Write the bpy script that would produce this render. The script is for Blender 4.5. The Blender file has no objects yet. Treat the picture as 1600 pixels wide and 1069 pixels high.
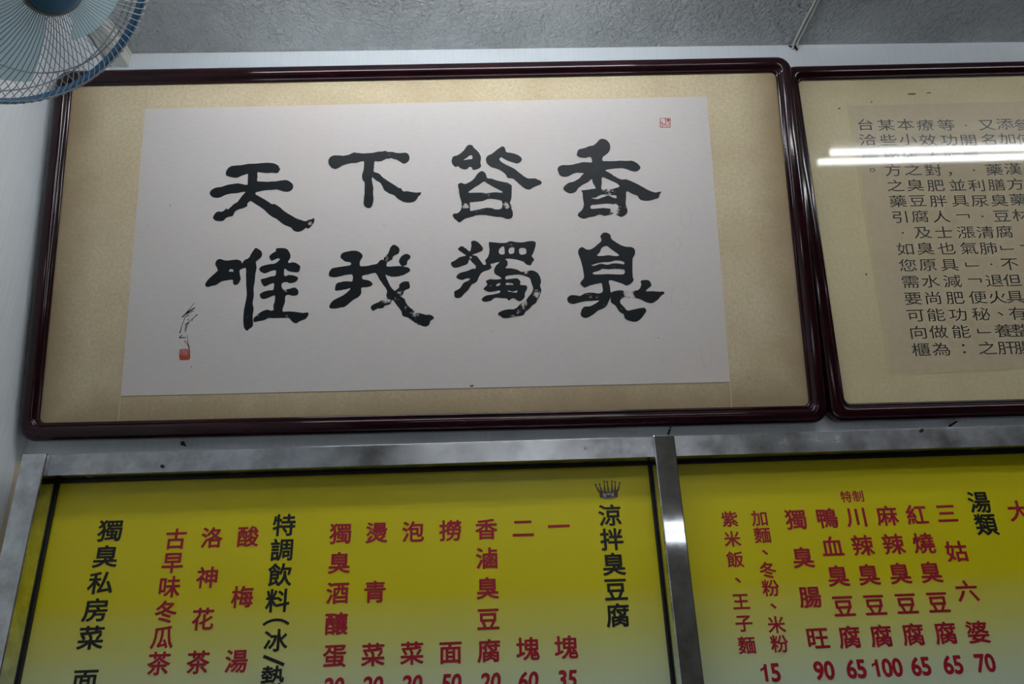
import bpy, bmesh, math, random
from mathutils import Matrix, Vector, noise, geometry
S = bpy.context.scene
COL = S.collection
R_ = math.radians

# measured outlines and lettering, millimetres in the plane of the thing they lie on
INK = [[[[[[-475.0,621.1],[-472.6,629.9],[-464.7,637.6],[-452.0,639.8],[-439.2,640.3],[-422.9,643.1],[-404.6,643.4],[-386.3,644.6],[-373.5,644.6],[-360.6,642.0],[-352.3,636.8],[-349.7,630.8],[-347.1,626.8],[-350.1,623.9],[-350.9,620.0],[-357.3,617.8],[-367.3,619.4],[-378.3,618.3],[-389.3,619.7],[-400.3,620.8],[-400.3,609.4],[-400.3,599.2],[-388.6,597.7],[-375.8,596.6],[-367.7,597.2],[-359.4,597.0],[-352.2,598.0],[-341.3,599.7],[-331.2,599.4],[-322.9,594.7],[-316.9,587.7],[-316.7,578.8],[-321.5,572.5],[-328.7,570.0],[-336.9,570.6],[-347.9,574.4],[-354.4,576.5],[-366.2,575.6],[-378.9,575.5],[-389.7,573.5],[-402.3,570.3],[-403.1,565.5],[-394.8,560.4],[-381.8,552.3],[-370.7,544.6],[-365.2,540.6],[-357.9,540.0],[-346.9,532.9],[-337.6,524.0],[-328.4,517.0],[-317.4,510.0],[-307.3,503.6],[-297.3,499.8],[-286.4,496.1],[-277.4,499.3],[-271.1,500.7],[-266.6,502.8],[-265.1,498.0],[-267.3,489.4],[-272.6,482.9],[-278.8,477.3],[-284.3,479.3],[-287.0,477.5],[-294.1,472.0],[-304.8,470.3],[-313.9,474.4],[-319.5,481.2],[-335.0,488.4],[-346.0,497.3],[-353.4,503.6],[-362.5,508.3],[-373.6,517.2],[-382.9,527.1],[-395.8,536.7],[-405.1,542.8],[-414.7,548.9],[-422.2,541.7],[-421.2,537.4],[-430.0,532.2],[-442.5,528.7],[-450.4,523.1],[-454.6,513.6],[-461.7,511.5],[-469.7,508.7],[-475.7,502.3],[-484.6,501.0],[-493.7,502.8],[-499.6,508.1],[-499.8,512.9],[-495.3,521.4],[-489.2,525.1],[-479.3,524.9],[-473.2,529.5],[-469.7,533.3],[-467.8,529.8],[-460.8,535.0],[-453.8,542.5],[-445.0,548.1],[-439.9,555.7],[-433.0,565.3],[-427.8,571.9],[-435.0,572.1],[-445.8,569.9],[-460.3,568.9],[-472.8,566.3],[-485.2,560.4],[-494.2,559.1],[-503.4,561.6],[-509.4,567.2],[-510.2,574.0],[-505.1,580.7],[-495.3,585.4],[-484.5,586.4],[-473.8,590.1],[-461.2,592.7],[-444.9,594.4],[-435.7,592.2],[-423.9,590.4],[-423.0,602.1],[-423.5,616.8],[-429.3,616.0],[-440.1,612.3],[-447.2,608.6],[-458.2,609.3],[-467.3,612.0],[-473.8,615.2]]]],[[-276.4,489.7,10.9,0.65],[-302.7,500.0,5.4,0.5],[-462.4,529.2,7.3,0.5]]],[[[[[-234.4,645.7],[-231.3,654.6],[-223.1,659.4],[-210.2,659.7],[-199.1,658.4],[-186.2,660.9],[-178.8,664.3],[-173.3,666.2],[-164.0,664.9],[-152.9,663.3],[-139.9,663.8],[-127.0,664.6],[-115.9,667.2],[-106.6,667.0],[-99.2,668.4],[-93.6,665.8],[-82.5,665.6],[-73.2,662.8],[-62.1,661.9],[-49.1,662.2],[-43.5,657.0],[-41.8,649.0],[-43.7,641.0],[-50.2,635.6],[-56.7,634.4],[-64.1,639.5],[-72.4,644.7],[-80.7,647.5],[-87.2,649.7],[-90.0,647.8],[-97.4,647.9],[-106.6,643.0],[-115.9,641.2],[-124.2,642.0],[-126.0,629.1],[-126.6,616.3],[-121.4,614.1],[-112.2,609.0],[-106.7,601.9],[-97.5,594.8],[-86.5,586.6],[-77.3,580.5],[-68.2,573.4],[-62.7,572.2],[-57.2,564.7],[-48.0,564.4],[-37.0,562.2],[-26.0,560.5],[-15.9,561.2],[-16.9,555.4],[-21.5,550.6],[-26.2,542.9],[-33.6,537.3],[-48.3,535.7],[-59.2,538.9],[-70.2,546.0],[-79.3,555.0],[-90.3,559.6],[-101.3,567.4],[-106.7,578.3],[-112.2,587.3],[-121.4,593.4],[-130.6,601.1],[-130.3,587.7],[-127.9,575.9],[-128.4,560.2],[-127.3,548.5],[-129.1,534.9],[-132.4,527.2],[-138.2,523.9],[-145.2,526.6],[-150.3,533.5],[-150.3,547.1],[-148.9,560.7],[-148.6,576.4],[-148.6,588.2],[-153.6,596.2],[-154.6,608.1],[-150.9,621.8],[-150.0,635.7],[-151.0,642.7],[-158.4,641.9],[-167.6,639.1],[-178.6,638.8],[-191.5,636.3],[-201.6,632.6],[-209.9,627.2],[-219.0,625.1],[-228.3,629.7],[-233.5,637.7]]]],[[-89.9,657.2,6.5,0.55],[-20.6,555.5,7.4,0.5],[-62.7,570.3,4.6,0.4]]],[[[[[59.8,644.5],[62.9,650.4],[71.0,652.4],[80.2,658.0],[89.4,666.5],[95.7,676.1],[101.8,679.2],[108.9,677.9],[112.7,671.3],[121.5,662.4],[127.3,652.6],[129.0,642.8],[127.7,632.1],[128.5,622.4],[122.3,617.2],[111.2,614.2],[107.3,616.5],[106.4,620.8],[100.4,622.0],[96.3,617.8],[88.2,615.9],[79.3,619.3],[73.4,624.8],[68.4,622.8],[61.5,628.3],[58.6,635.9]],[[87.8,640.6],[95.0,645.8],[102.1,651.0],[107.6,651.5],[108.0,643.3],[100.9,641.8]]],[[[141.1,642.5],[145.3,650.0],[155.6,655.1],[165.9,663.5],[176.3,670.9],[181.4,673.6],[187.3,669.5],[190.4,658.6],[200.0,656.7],[210.0,653.8],[220.9,648.1],[226.7,641.5],[225.4,634.0],[216.1,628.2],[205.1,631.2],[193.2,635.8],[183.3,641.5],[177.4,644.9],[173.2,639.6],[180.9,630.8],[192.8,624.0],[206.6,616.1],[218.2,606.2],[231.8,594.1],[241.7,589.6],[255.7,589.2],[263.6,585.8],[271.4,581.3],[271.2,574.9],[263.0,570.9],[252.8,566.9],[242.5,560.8],[232.6,563.1],[221.0,573.0],[211.3,582.8],[203.6,589.4],[191.6,591.9],[186.0,601.6],[174.3,611.6],[162.4,617.2],[152.5,620.7],[143.7,629.5],[140.9,636.0]]],[[[72.4,577.8],[79.5,582.3],[89.4,579.5],[99.4,583.5],[109.6,590.7],[117.9,602.3],[124.1,608.5],[131.1,610.9],[138.0,606.0],[140.8,597.4],[142.6,593.1],[153.6,590.7],[165.4,586.1],[177.3,582.6],[189.2,580.2],[199.0,573.6],[200.2,564.0],[199.1,549.2],[197.6,536.5],[194.4,530.3],[197.1,521.8],[197.8,513.4],[200.5,504.9],[199.7,495.5],[196.0,490.4],[186.0,488.6],[174.3,493.1],[162.4,494.4],[150.6,496.8],[138.8,499.2],[125.0,500.6],[113.1,498.9],[99.2,495.1],[88.3,492.2],[83.3,489.2],[73.3,483.3],[65.5,489.7],[58.8,497.2],[59.9,504.5],[70.8,507.3],[78.9,516.5],[80.2,529.1],[77.5,541.8],[74.9,554.5],[74.1,565.1]],[[96.8,557.7],[109.0,567.4],[123.2,576.6],[134.4,583.7],[145.2,577.1],[158.8,568.2],[176.5,558.2],[175.4,555.1],[160.5,556.5],[144.5,555.2],[136.5,555.0],[128.6,556.3],[112.7,556.7]],[[100.1,531.7],[116.0,533.4],[130.0,535.1],[144.0,540.0],[159.9,538.6],[175.6,532.9],[174.1,516.1],[161.1,513.3],[151.3,516.7],[139.4,518.1],[127.5,516.3],[111.5,512.5],[100.6,511.7],[100.3,522.2]]]],[[89.0,524.6,11.9,0.75],[186.2,523.1,12.9,0.8],[140.4,551.7,12.9,0.65],[121.3,508.1,21.7,0.5],[193.1,576.9,14.0,0.5],[145.6,590.9,12.0,0.45],[63.8,502.3,9.9,0.4],[170.7,505.7,11.9,0.4]]],[[[[[311.7,613.1],[317.8,619.7],[326.3,621.7],[340.9,621.3],[357.8,624.3],[372.7,627.7],[385.2,627.4],[395.3,627.8],[392.7,640.2],[379.6,638.7],[367.1,640.4],[360.0,645.5],[361.5,654.4],[366.1,661.1],[378.9,664.2],[391.8,669.1],[402.5,671.5],[411.4,679.2],[418.1,685.9],[425.6,687.3],[434.9,683.2],[441.6,672.8],[441.5,660.4],[436.0,650.4],[427.2,643.4],[422.7,639.5],[421.7,630.5],[433.6,629.1],[446.2,628.8],[463.1,629.5],[477.8,628.7],[493.5,628.3],[504.7,621.8],[511.9,611.5],[507.6,603.8],[499.0,600.7],[488.6,602.5],[478.4,606.8],[468.1,609.7],[453.4,609.6],[438.6,608.2],[426.9,605.4],[438.0,597.7],[449.9,588.5],[463.1,581.5],[474.6,581.3],[486.8,576.5],[500.9,568.8],[513.0,561.4],[524.9,553.4],[541.2,546.4],[550.6,547.2],[557.6,547.5],[553.3,540.5],[549.5,531.8],[539.8,528.8],[529.2,525.8],[514.6,525.7],[504.4,529.7],[498.8,538.6],[486.7,544.0],[474.6,550.3],[472.0,536.0],[470.0,518.6],[471.9,509.8],[472.8,498.8],[467.5,491.3],[457.9,486.6],[447.8,490.8],[443.1,498.5],[433.5,493.3],[425.1,491.4],[416.7,490.5],[405.5,493.6],[391.8,489.0],[379.3,487.2],[367.8,484.2],[355.7,490.0],[355.1,497.6],[364.9,507.1],[369.7,519.0],[368.5,534.3],[367.9,549.7],[365.5,555.3],[379.2,557.1],[391.8,559.0],[400.2,561.0],[394.7,573.3],[392.1,583.3],[382.3,575.8],[369.4,569.5],[358.6,561.0],[351.9,552.3],[339.2,548.7],[329.1,552.9],[322.8,560.8],[326.7,568.4],[336.5,575.9],[349.1,578.9],[362.0,586.3],[368.7,593.9],[373.2,598.7],[360.7,600.8],[348.1,598.4],[337.3,592.5],[326.8,591.0],[316.6,595.2],[312.9,604.2]],[[417.4,587.1],[426.7,584.7],[438.8,578.4],[451.0,571.9],[457.8,564.0],[448.1,559.8],[437.5,556.7],[425.0,557.1],[414.6,557.8],[415.9,572.8]],[[389.4,536.0],[398.8,536.8],[411.6,543.1],[424.2,543.9],[436.5,541.8],[447.9,541.1],[448.1,534.0],[438.3,536.9],[429.2,541.5],[417.5,537.5],[402.7,533.0]],[[387.3,517.4],[401.9,519.2],[422.7,520.9],[439.2,518.9],[451.4,515.1],[450.1,510.3],[442.6,506.2],[443.2,499.6],[434.3,506.4],[417.9,510.1],[401.3,509.4],[386.8,509.4]]]],[[430.9,552.5,17.7,0.7],[442.7,508.3,16.6,0.85],[435.7,495.5,12.4,0.65],[465.8,512.1,8.3,0.55],[357.0,493.2,7.2,0.4]]],[[[[[-511.1,348.2],[-506.5,358.7],[-496.7,369.1],[-485.0,380.6],[-486.3,388.1],[-490.2,396.9],[-487.1,406.5],[-480.0,409.1],[-467.6,405.3],[-455.3,405.6],[-441.0,406.7],[-431.6,402.7],[-429.3,396.9],[-424.5,404.7],[-414.4,409.8],[-408.6,420.5],[-402.7,430.1],[-398.7,433.3],[-388.2,427.6],[-383.9,419.8],[-385.7,411.2],[-393.7,403.8],[-397.6,399.6],[-395.6,385.5],[-397.7,370.5],[-398.6,353.4],[-400.7,336.4],[-399.6,319.4],[-401.7,302.5],[-399.2,287.6],[-400.7,273.0],[-399.6,256.2],[-399.9,247.8],[-406.8,241.8],[-412.7,237.8],[-419.0,244.2],[-421.5,258.9],[-421.9,271.5],[-420.9,288.3],[-418.0,305.1],[-416.0,324.1],[-417.9,343.3],[-419.0,362.6],[-420.1,384.1],[-425.8,384.7],[-433.9,380.2],[-432.4,367.2],[-431.1,358.6],[-436.8,348.1],[-443.8,345.8],[-448.1,350.6],[-449.4,358.1],[-461.6,357.4],[-474.7,354.6],[-485.6,347.4],[-497.7,344.6],[-505.7,342.7]],[[-458.4,378.7],[-455.5,384.0],[-449.3,382.8],[-448.5,377.4],[-453.2,378.2]]],[[[-367.2,411.8],[-361.2,419.2],[-353.1,424.4],[-351.2,430.9],[-336.8,431.6],[-326.3,428.0],[-319.9,418.0],[-318.7,408.2],[-323.6,398.6],[-321.5,395.3],[-311.2,396.5],[-300.8,391.5],[-295.5,384.8],[-299.4,373.1],[-310.7,372.8],[-323.1,375.9],[-330.4,381.5],[-332.4,377.3],[-331.0,364.3],[-320.8,366.2],[-310.5,364.8],[-300.1,359.1],[-305.1,349.6],[-318.3,346.4],[-326.6,349.2],[-336.7,346.3],[-336.5,336.6],[-330.2,330.1],[-320.1,333.0],[-307.8,335.8],[-299.5,329.2],[-300.3,318.5],[-311.5,316.3],[-321.8,319.2],[-328.2,315.1],[-328.5,302.4],[-332.3,289.8],[-333.1,280.4],[-320.9,280.0],[-304.6,278.4],[-288.3,275.4],[-276.1,275.9],[-275.6,269.1],[-281.9,260.9],[-294.0,256.1],[-303.0,251.1],[-312.2,256.6],[-318.5,263.1],[-328.6,264.9],[-340.8,264.8],[-352.9,264.8],[-365.1,265.6],[-375.1,260.6],[-387.2,258.9],[-397.2,257.8],[-398.5,265.5],[-391.6,272.7],[-381.7,280.8],[-369.7,285.1],[-355.5,283.1],[-354.8,294.7],[-352.0,305.2],[-352.7,318.0],[-364.4,314.1],[-376.5,310.2],[-383.8,313.6],[-386.0,322.1],[-377.1,328.2],[-364.9,331.1],[-356.4,331.9],[-355.1,346.8],[-365.3,345.0],[-375.4,340.3],[-381.7,346.5],[-385.1,357.3],[-373.9,360.2],[-361.7,364.1],[-352.6,366.0],[-351.9,377.8],[-364.1,376.0],[-376.3,371.6],[-386.7,376.7],[-389.3,383.2],[-383.0,389.5],[-366.7,393.3],[-354.4,394.7],[-344.3,402.4],[-343.3,405.2],[-348.5,406.9],[-356.6,402.8],[-362.8,401.9]]]],[[-323.6,266.4,12.2,0.65],[-412.8,271.2,9.1,0.5],[-329.1,326.8,9.2,0.6],[-328.5,387.9,7.2,0.55],[-324.8,363.1,6.1,0.5],[-391.6,270.6,8.1,0.5],[-381.9,352.9,7.2,0.45]]],[[[[[-203.6,406.2],[-200.1,414.8],[-188.8,418.8],[-172.2,420.6],[-159.7,416.9],[-152.4,408.0],[-155.5,399.4],[-158.6,394.0],[-157.5,383.2],[-143.0,382.8],[-130.6,385.2],[-120.2,387.5],[-109.9,396.4],[-101.6,394.6],[-97.5,381.5],[-85.0,380.0],[-68.4,380.6],[-53.9,378.0],[-44.6,374.5],[-43.6,366.9],[-54.1,360.7],[-68.6,355.8],[-83.1,355.1],[-93.4,357.6],[-99.6,359.9],[-95.5,347.9],[-87.3,330.5],[-77.1,319.5],[-66.8,308.5],[-56.6,301.8],[-53.6,293.2],[-47.5,283.5],[-34.3,272.5],[-33.3,267.2],[-22.0,266.8],[-7.7,262.2],[2.5,261.8],[10.6,254.2],[2.3,247.1],[-0.9,238.8],[-9.1,234.8],[-22.3,238.4],[-36.6,247.2],[-47.7,256.0],[-61.0,261.7],[-64.0,272.3],[-73.1,285.3],[-81.3,297.2],[-89.5,302.8],[-97.7,310.5],[-96.6,322.2],[-105.8,337.5],[-114.1,350.6],[-121.3,363.8],[-126.5,365.0],[-138.8,362.5],[-152.3,359.3],[-152.2,351.7],[-138.8,348.1],[-130.2,341.4],[-131.6,335.0],[-142.9,331.7],[-154.8,330.4],[-155.2,319.7],[-160.3,310.2],[-173.6,302.1],[-183.8,293.9],[-192.9,286.8],[-204.1,285.0],[-216.3,282.9],[-226.6,284.7],[-227.6,291.0],[-220.6,301.4],[-208.4,308.5],[-196.2,314.5],[-186.0,322.7],[-179.9,330.0],[-190.2,328.2],[-202.4,326.4],[-214.7,326.1],[-215.2,332.1],[-211.8,342.7],[-200.6,346.3],[-186.2,347.3],[-176.3,347.1],[-176.4,362.1],[-190.4,362.5],[-202.8,359.6],[-217.1,357.5],[-228.5,360.4],[-229.6,368.0],[-223.6,378.6],[-209.1,381.8],[-194.7,383.6],[-180.3,386.0],[-181.3,392.5],[-190.7,394.3],[-199.0,399.5]]],[[[-105.7,393.6],[-101.6,402.2],[-94.3,410.7],[-86.9,428.0],[-78.5,432.2],[-70.2,426.5],[-67.1,418.7],[-70.3,410.1],[-80.8,404.9],[-85.0,396.3],[-95.4,390.1],[-98.5,381.5],[-107.8,387.2]]],[[[-68.4,392.6],[-64.1,402.2],[-53.7,409.1],[-43.3,406.0],[-42.3,399.4],[-48.6,392.0],[-50.8,383.4],[-60.1,379.3],[-66.3,384.9]]],[[[-133.6,282.9],[-128.5,290.2],[-114.1,296.1],[-101.8,303.2],[-95.6,308.3],[-85.4,302.7],[-89.5,290.1],[-101.8,286.2],[-106.0,281.0],[-118.2,280.3],[-128.5,275.3]]],[[[-78.1,320.6],[-68.8,328.9],[-67.7,336.4],[-58.3,342.5],[-47.0,342.2],[-44.0,333.5],[-45.1,326.1],[-56.4,321.0],[-60.6,310.5],[-70.9,310.8]]]],[[-97.4,399.9,12.5,0.65],[-98.7,297.8,13.3,0.75],[-66.8,318.8,11.4,0.65],[-107.9,339.7,11.3,0.5],[-74.1,302.3,10.3,0.65],[-55.7,278.4,9.2,0.6],[-32.3,264.0,16.4,0.68],[-24.4,241.6,9.2,0.55]]],[[[[[68.9,417.7],[76.8,424.3],[85.5,420.3],[96.1,411.8],[100.3,424.0],[100.0,434.3],[106.6,437.2],[115.3,433.9],[124.8,423.3],[127.5,415.1],[122.5,410.1],[112.6,406.3],[102.7,402.5],[112.4,399.1],[119.9,388.7],[127.4,378.3],[133.3,379.2],[131.6,388.4],[137.7,396.4],[142.1,410.6],[141.7,431.1],[152.5,431.8],[168.2,430.0],[182.0,430.0],[191.9,433.8],[203.7,431.4],[219.4,430.0],[237.2,432.6],[250.9,430.1],[249.3,415.8],[243.8,401.6],[240.6,395.5],[246.1,387.2],[240.9,380.2],[236.7,373.2],[227.0,375.5],[221.4,381.8],[211.8,386.1],[198.2,389.6],[184.5,391.0],[178.6,389.5],[183.3,384.9],[183.0,374.7],[178.9,368.7],[191.5,367.4],[205.1,363.9],[214.6,358.6],[226.4,359.2],[240.1,360.9],[251.6,355.5],[258.0,344.2],[259.4,332.0],[257.1,324.0],[259.4,309.9],[255.0,300.0],[246.6,284.2],[236.6,276.6],[230.5,269.8],[220.6,263.1],[216.4,255.3],[206.6,252.7],[197.0,252.0],[185.3,249.4],[169.9,248.9],[162.3,254.0],[156.7,259.1],[164.7,265.8],[178.3,269.4],[193.8,269.9],[201.6,273.6],[209.7,281.4],[221.6,289.0],[229.7,298.7],[237.9,308.5],[240.3,318.5],[236.9,330.6],[233.5,341.8],[222.0,348.2],[208.5,351.7],[194.8,351.0],[179.1,348.5],[177.9,341.4],[190.6,342.1],[204.2,342.7],[211.8,335.4],[211.4,327.4],[225.0,324.9],[226.6,316.9],[221.3,307.0],[218.9,295.0],[208.0,287.4],[200.4,291.6],[192.8,295.8],[182.9,290.1],[179.2,295.2],[167.6,296.6],[152.2,298.0],[142.3,291.3],[128.7,288.8],[121.1,293.0],[124.2,299.9],[135.0,304.5],[148.6,306.1],[162.3,309.7],[162.4,314.7],[148.8,313.1],[137.1,312.5],[125.7,319.8],[134.8,329.6],[132.1,337.7],[141.0,342.5],[153.6,341.5],[166.3,342.8],[165.4,346.8],[154.0,354.2],[151.4,363.4],[156.6,375.5],[164.7,383.4],[150.9,380.7],[144.0,378.9],[145.7,370.7],[138.7,364.8],[125.0,360.1],[116.9,350.3],[109.7,336.4],[98.9,330.7],[90.9,318.9],[80.9,309.1],[72.1,300.4],[60.5,300.8],[57.4,310.8],[59.9,316.8],[71.6,323.4],[79.6,335.2],[87.5,339.0],[95.4,344.8],[87.6,346.1],[75.9,342.4],[63.5,348.8],[70.5,358.7],[86.1,363.3],[101.8,368.9],[109.7,372.7],[102.2,383.1],[94.6,391.5],[90.5,381.4],[76.7,375.7],[61.0,372.1],[53.4,377.4],[52.6,385.5],[61.4,390.4],[71.3,397.2],[81.2,400.0],[87.0,401.5],[77.5,409.3]],[[165.7,415.0],[175.8,420.9],[177.1,403.4],[165.4,403.8]],[[188.3,415.4],[199.2,418.2],[199.1,404.9],[188.5,403.1]],[[212.9,414.7],[226.6,414.3],[227.1,402.0],[213.3,401.4]],[[156.1,329.0],[163.0,332.8],[164.8,328.7],[156.9,325.3]],[[178.6,332.3],[192.1,330.9],[194.0,327.9],[179.4,327.9]],[[181.8,314.2],[193.4,311.8],[203.1,313.5],[201.0,308.6],[183.7,311.7]],[[94.8,397.6],[100.6,398.4],[98.6,393.4]]]],[[249.3,301.1,14.5,0.75],[218.3,279.1,14.5,0.72],[201.3,263.7,11.5,0.6],[192.6,425.6,11.8,0.6],[105.8,372.9,10.7,0.6],[93.3,340.9,12.6,0.55],[143.5,329.3,11.6,0.5],[188.0,324.0,15.5,0.45],[224.4,358.3,9.7,0.65],[236.9,377.2,9.8,0.5],[183.3,411.5,5.9,0.4],[244.9,428.2,7.9,0.5],[191.2,252.2,13.5,0.6]]],[[[[[349.7,401.0],[352.4,410.1],[360.3,414.4],[370.9,408.4],[381.8,409.2],[395.6,419.1],[406.0,429.1],[404.5,439.5],[410.4,447.4],[419.3,448.7],[427.8,443.4],[430.4,433.0],[439.8,424.8],[452.4,416.4],[465.3,412.2],[476.2,411.2],[483.5,405.3],[483.4,393.9],[477.6,382.7],[475.1,362.4],[474.4,337.6],[476.3,333.1],[471.3,324.2],[459.0,317.9],[448.4,322.7],[435.7,327.5],[421.9,332.0],[417.3,328.1],[419.8,316.8],[420.7,303.4],[427.8,305.4],[443.1,307.2],[458.1,304.5],[473.2,304.1],[486.5,308.1],[492.7,319.1],[492.3,328.1],[503.4,330.5],[512.9,327.5],[516.5,316.2],[508.4,309.7],[503.5,303.2],[518.7,302.7],[531.7,301.2],[543.6,300.9],[545.4,296.4],[537.4,291.0],[528.0,281.3],[514.4,274.0],[499.5,277.7],[487.0,284.8],[474.2,287.4],[459.2,288.9],[443.8,286.1],[441.1,277.3],[449.1,267.1],[456.1,259.1],[468.0,259.9],[483.3,262.7],[496.3,263.4],[500.2,256.7],[495.2,248.0],[485.8,237.3],[473.5,231.1],[459.7,233.7],[449.4,239.5],[446.8,249.5],[437.6,256.4],[429.8,269.9],[419.6,279.0],[419.2,290.1],[415.6,283.6],[408.3,270.5],[399.3,264.2],[388.3,260.1],[377.0,251.6],[360.4,243.4],[348.9,248.1],[348.4,258.0],[356.5,269.9],[371.7,271.6],[387.3,280.0],[391.9,284.3],[374.6,283.7],[357.3,283.1],[344.2,280.2],[331.1,277.7],[320.6,282.0],[318.5,290.9],[325.8,298.4],[338.7,298.1],[349.4,296.6],[360.5,302.5],[375.7,303.6],[392.9,300.9],[401.8,306.2],[401.4,317.3],[399.7,325.2],[385.5,323.4],[372.4,320.4],[360.2,316.3],[351.4,324.4],[352.3,330.0],[359.3,338.7],[359.9,349.9],[357.7,368.0],[354.2,383.9]],[[394.0,393.0],[401.0,400.7],[406.0,410.8],[418.3,415.1],[429.8,405.6],[445.4,392.7],[437.6,390.2],[420.2,392.9],[407.0,391.5]],[[379.5,369.6],[392.9,373.8],[408.3,376.0],[423.6,376.3],[436.9,379.3],[449.9,377.8],[456.2,374.2],[454.8,369.7],[440.8,372.4],[427.7,372.3],[416.6,369.7],[401.5,372.4],[386.0,368.3]],[[381.8,351.5],[396.1,355.6],[405.1,359.9],[418.1,358.4],[435.6,359.0],[455.0,356.2],[453.2,346.1],[434.7,345.9],[417.4,347.1],[400.0,347.0],[384.8,347.4]]]],[[462.9,296.6,20.6,0.88],[371.0,296.0,18.3,0.55],[388.0,292.2,9.7,0.6],[448.8,262.7,11.8,0.55],[404.2,275.1,9.7,0.5],[431.4,362.5,8.7,0.55],[352.8,261.2,9.7,0.5],[488.6,246.0,10.8,0.4],[349.3,294.4,8.6,0.5]]]]
SIG = [[[-533.2,306.5,0.6],[-543.6,292.1,0.8],[-556.9,275.7,1.4]],[[-531.6,294.9,1.6],[-545.3,285.9,1.8],[-559.8,273.7,1.6]],[[-534.3,287.6,1.2],[-555.0,278.8,0.6]],[[-544.0,278.5,1.3],[-556.7,272.6,0.4]],[[-552.7,272.5,0.8],[-558.8,253.9,0.8],[-562.5,236.3,1.6]],[[-524.8,278.9,1.4],[-536.4,268.8,0.8],[-536.2,263.6,0.4]],[[-536.4,268.8,0.6],[-551.9,255.7,1.2]],[[-544.5,269.1,1.2],[-546.3,265.0,0.8]],[[-544.1,260.7,1.2],[-547.8,253.5,0.9],[-550.0,239.0,1.0]],[[-549.0,257.7,0.8],[-552.2,242.2,0.6]],[[-556.7,233.0,0.6],[-563.4,226.0,1.6],[-548.4,226.1,1.0]],[[-546.3,232.7,0.4],[-543.9,216.1,0.8],[-539.5,199.5,1.6]],[[-551.0,218.4,1.0],[-545.6,211.0,0.6],[-539.5,200.5,0.6]],[[-546.0,158.7,0.8],[-544.6,158.7,0.8]],[[-533.9,161.4,0.6],[-533.6,155.3,1.0]]]
SEALA = [[[-560.0,198.1,1.8],[-550.0,199.0,1.8],[-539.4,197.8,1.8]],[[-559.6,182.9,5.2],[-549.2,181.7,4.8],[-538.8,181.8,5.2]],[[-559.5,177.9,4.8],[-549.0,177.4,4.8],[-538.4,177.5,4.8]],[[-559.4,187.8,2.2],[-549.4,186.4,1.6],[-539.5,186.7,2.0]],[[-560.7,198.1,1.5],[-560.0,179.6,1.8]],[[-538.6,197.4,1.8],[-537.6,177.9,1.8]],[[-556.9,196.9,2.0],[-557.0,187.3,2.0]],[[-552.9,196.8,1.8],[-553.2,187.2,2.0]],[[-548.9,196.7,2.0],[-548.8,187.0,1.8]],[[-545.3,197.0,1.9],[-542.9,186.8,1.8]],[[-541.1,196.4,1.6],[-540.9,186.8,1.6]],[[-558.7,192.9,0.8],[-548.7,191.9,1.0],[-539.8,192.9,0.8]]]
SEALB = [[[569.8,738.1,1.4],[593.4,737.6,1.4]],[[569.8,738.1,1.7],[568.0,714.1,1.9]],[[594.0,737.6,1.6],[592.1,713.5,1.8]],[[568.0,714.1,1.6],[592.6,713.5,1.7]],[[582.1,737.2,2.4],[582.6,727.7,1.9],[580.8,720.7,1.2]],[[585.5,734.6,3.5],[591.3,733.2,4.0],[586.2,729.5,3.3]],[[569.6,727.3,2.6],[575.3,725.3,1.9]],[[574.2,726.0,1.9],[573.3,714.6,1.9]],[[575.1,722.1,1.1],[580.9,722.0,1.2]],[[577.3,720.8,1.7],[589.1,720.5,1.2]],[[579.4,717.0,0.9],[589.9,716.5,1.0]],[[589.7,728.1,1.6],[590.4,721.8,1.6]]]
STAIN = [[611.8,482.5,13.8,27.2],[585.0,416.3,9.1,14.2],[537.3,389.3,13.6,18.8],[580.6,288.7,21.0,30.6],[631.0,162.9,11.8,48.8],[532.8,145.2,8.8,8.8]]
SPECK = [[-600.4,543.3,2.4,2.6],[-102.9,481.0,1.8,1.9],[92.6,95.0,8.6,4.3],[522.3,191.8,2.2,2.2],[144.0,218.6,2.2,1.5],[-284.7,492.2,1.8,1.9],[-72.4,582.5,1.5,1.6],[347.5,452.9,1.9,1.6]]
OPEN1 = [[-850.5,855.1],[868.5,857.0],[856.3,23.4],[-857.8,42.7]]
PAPER1 = [[-673.6,791.1],[689.7,793.9],[680.0,84.8],[-684.6,98.2]]
OPEN2L = [[-596.5,877.8],[-596.6,41.1],[-177.8,39.1],[-3.9,880.8]]
PAPER2L = [[-468.4,802.7],[-472.3,110.9],[-162.0,118.0],[-20.1,804.8]]
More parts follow.
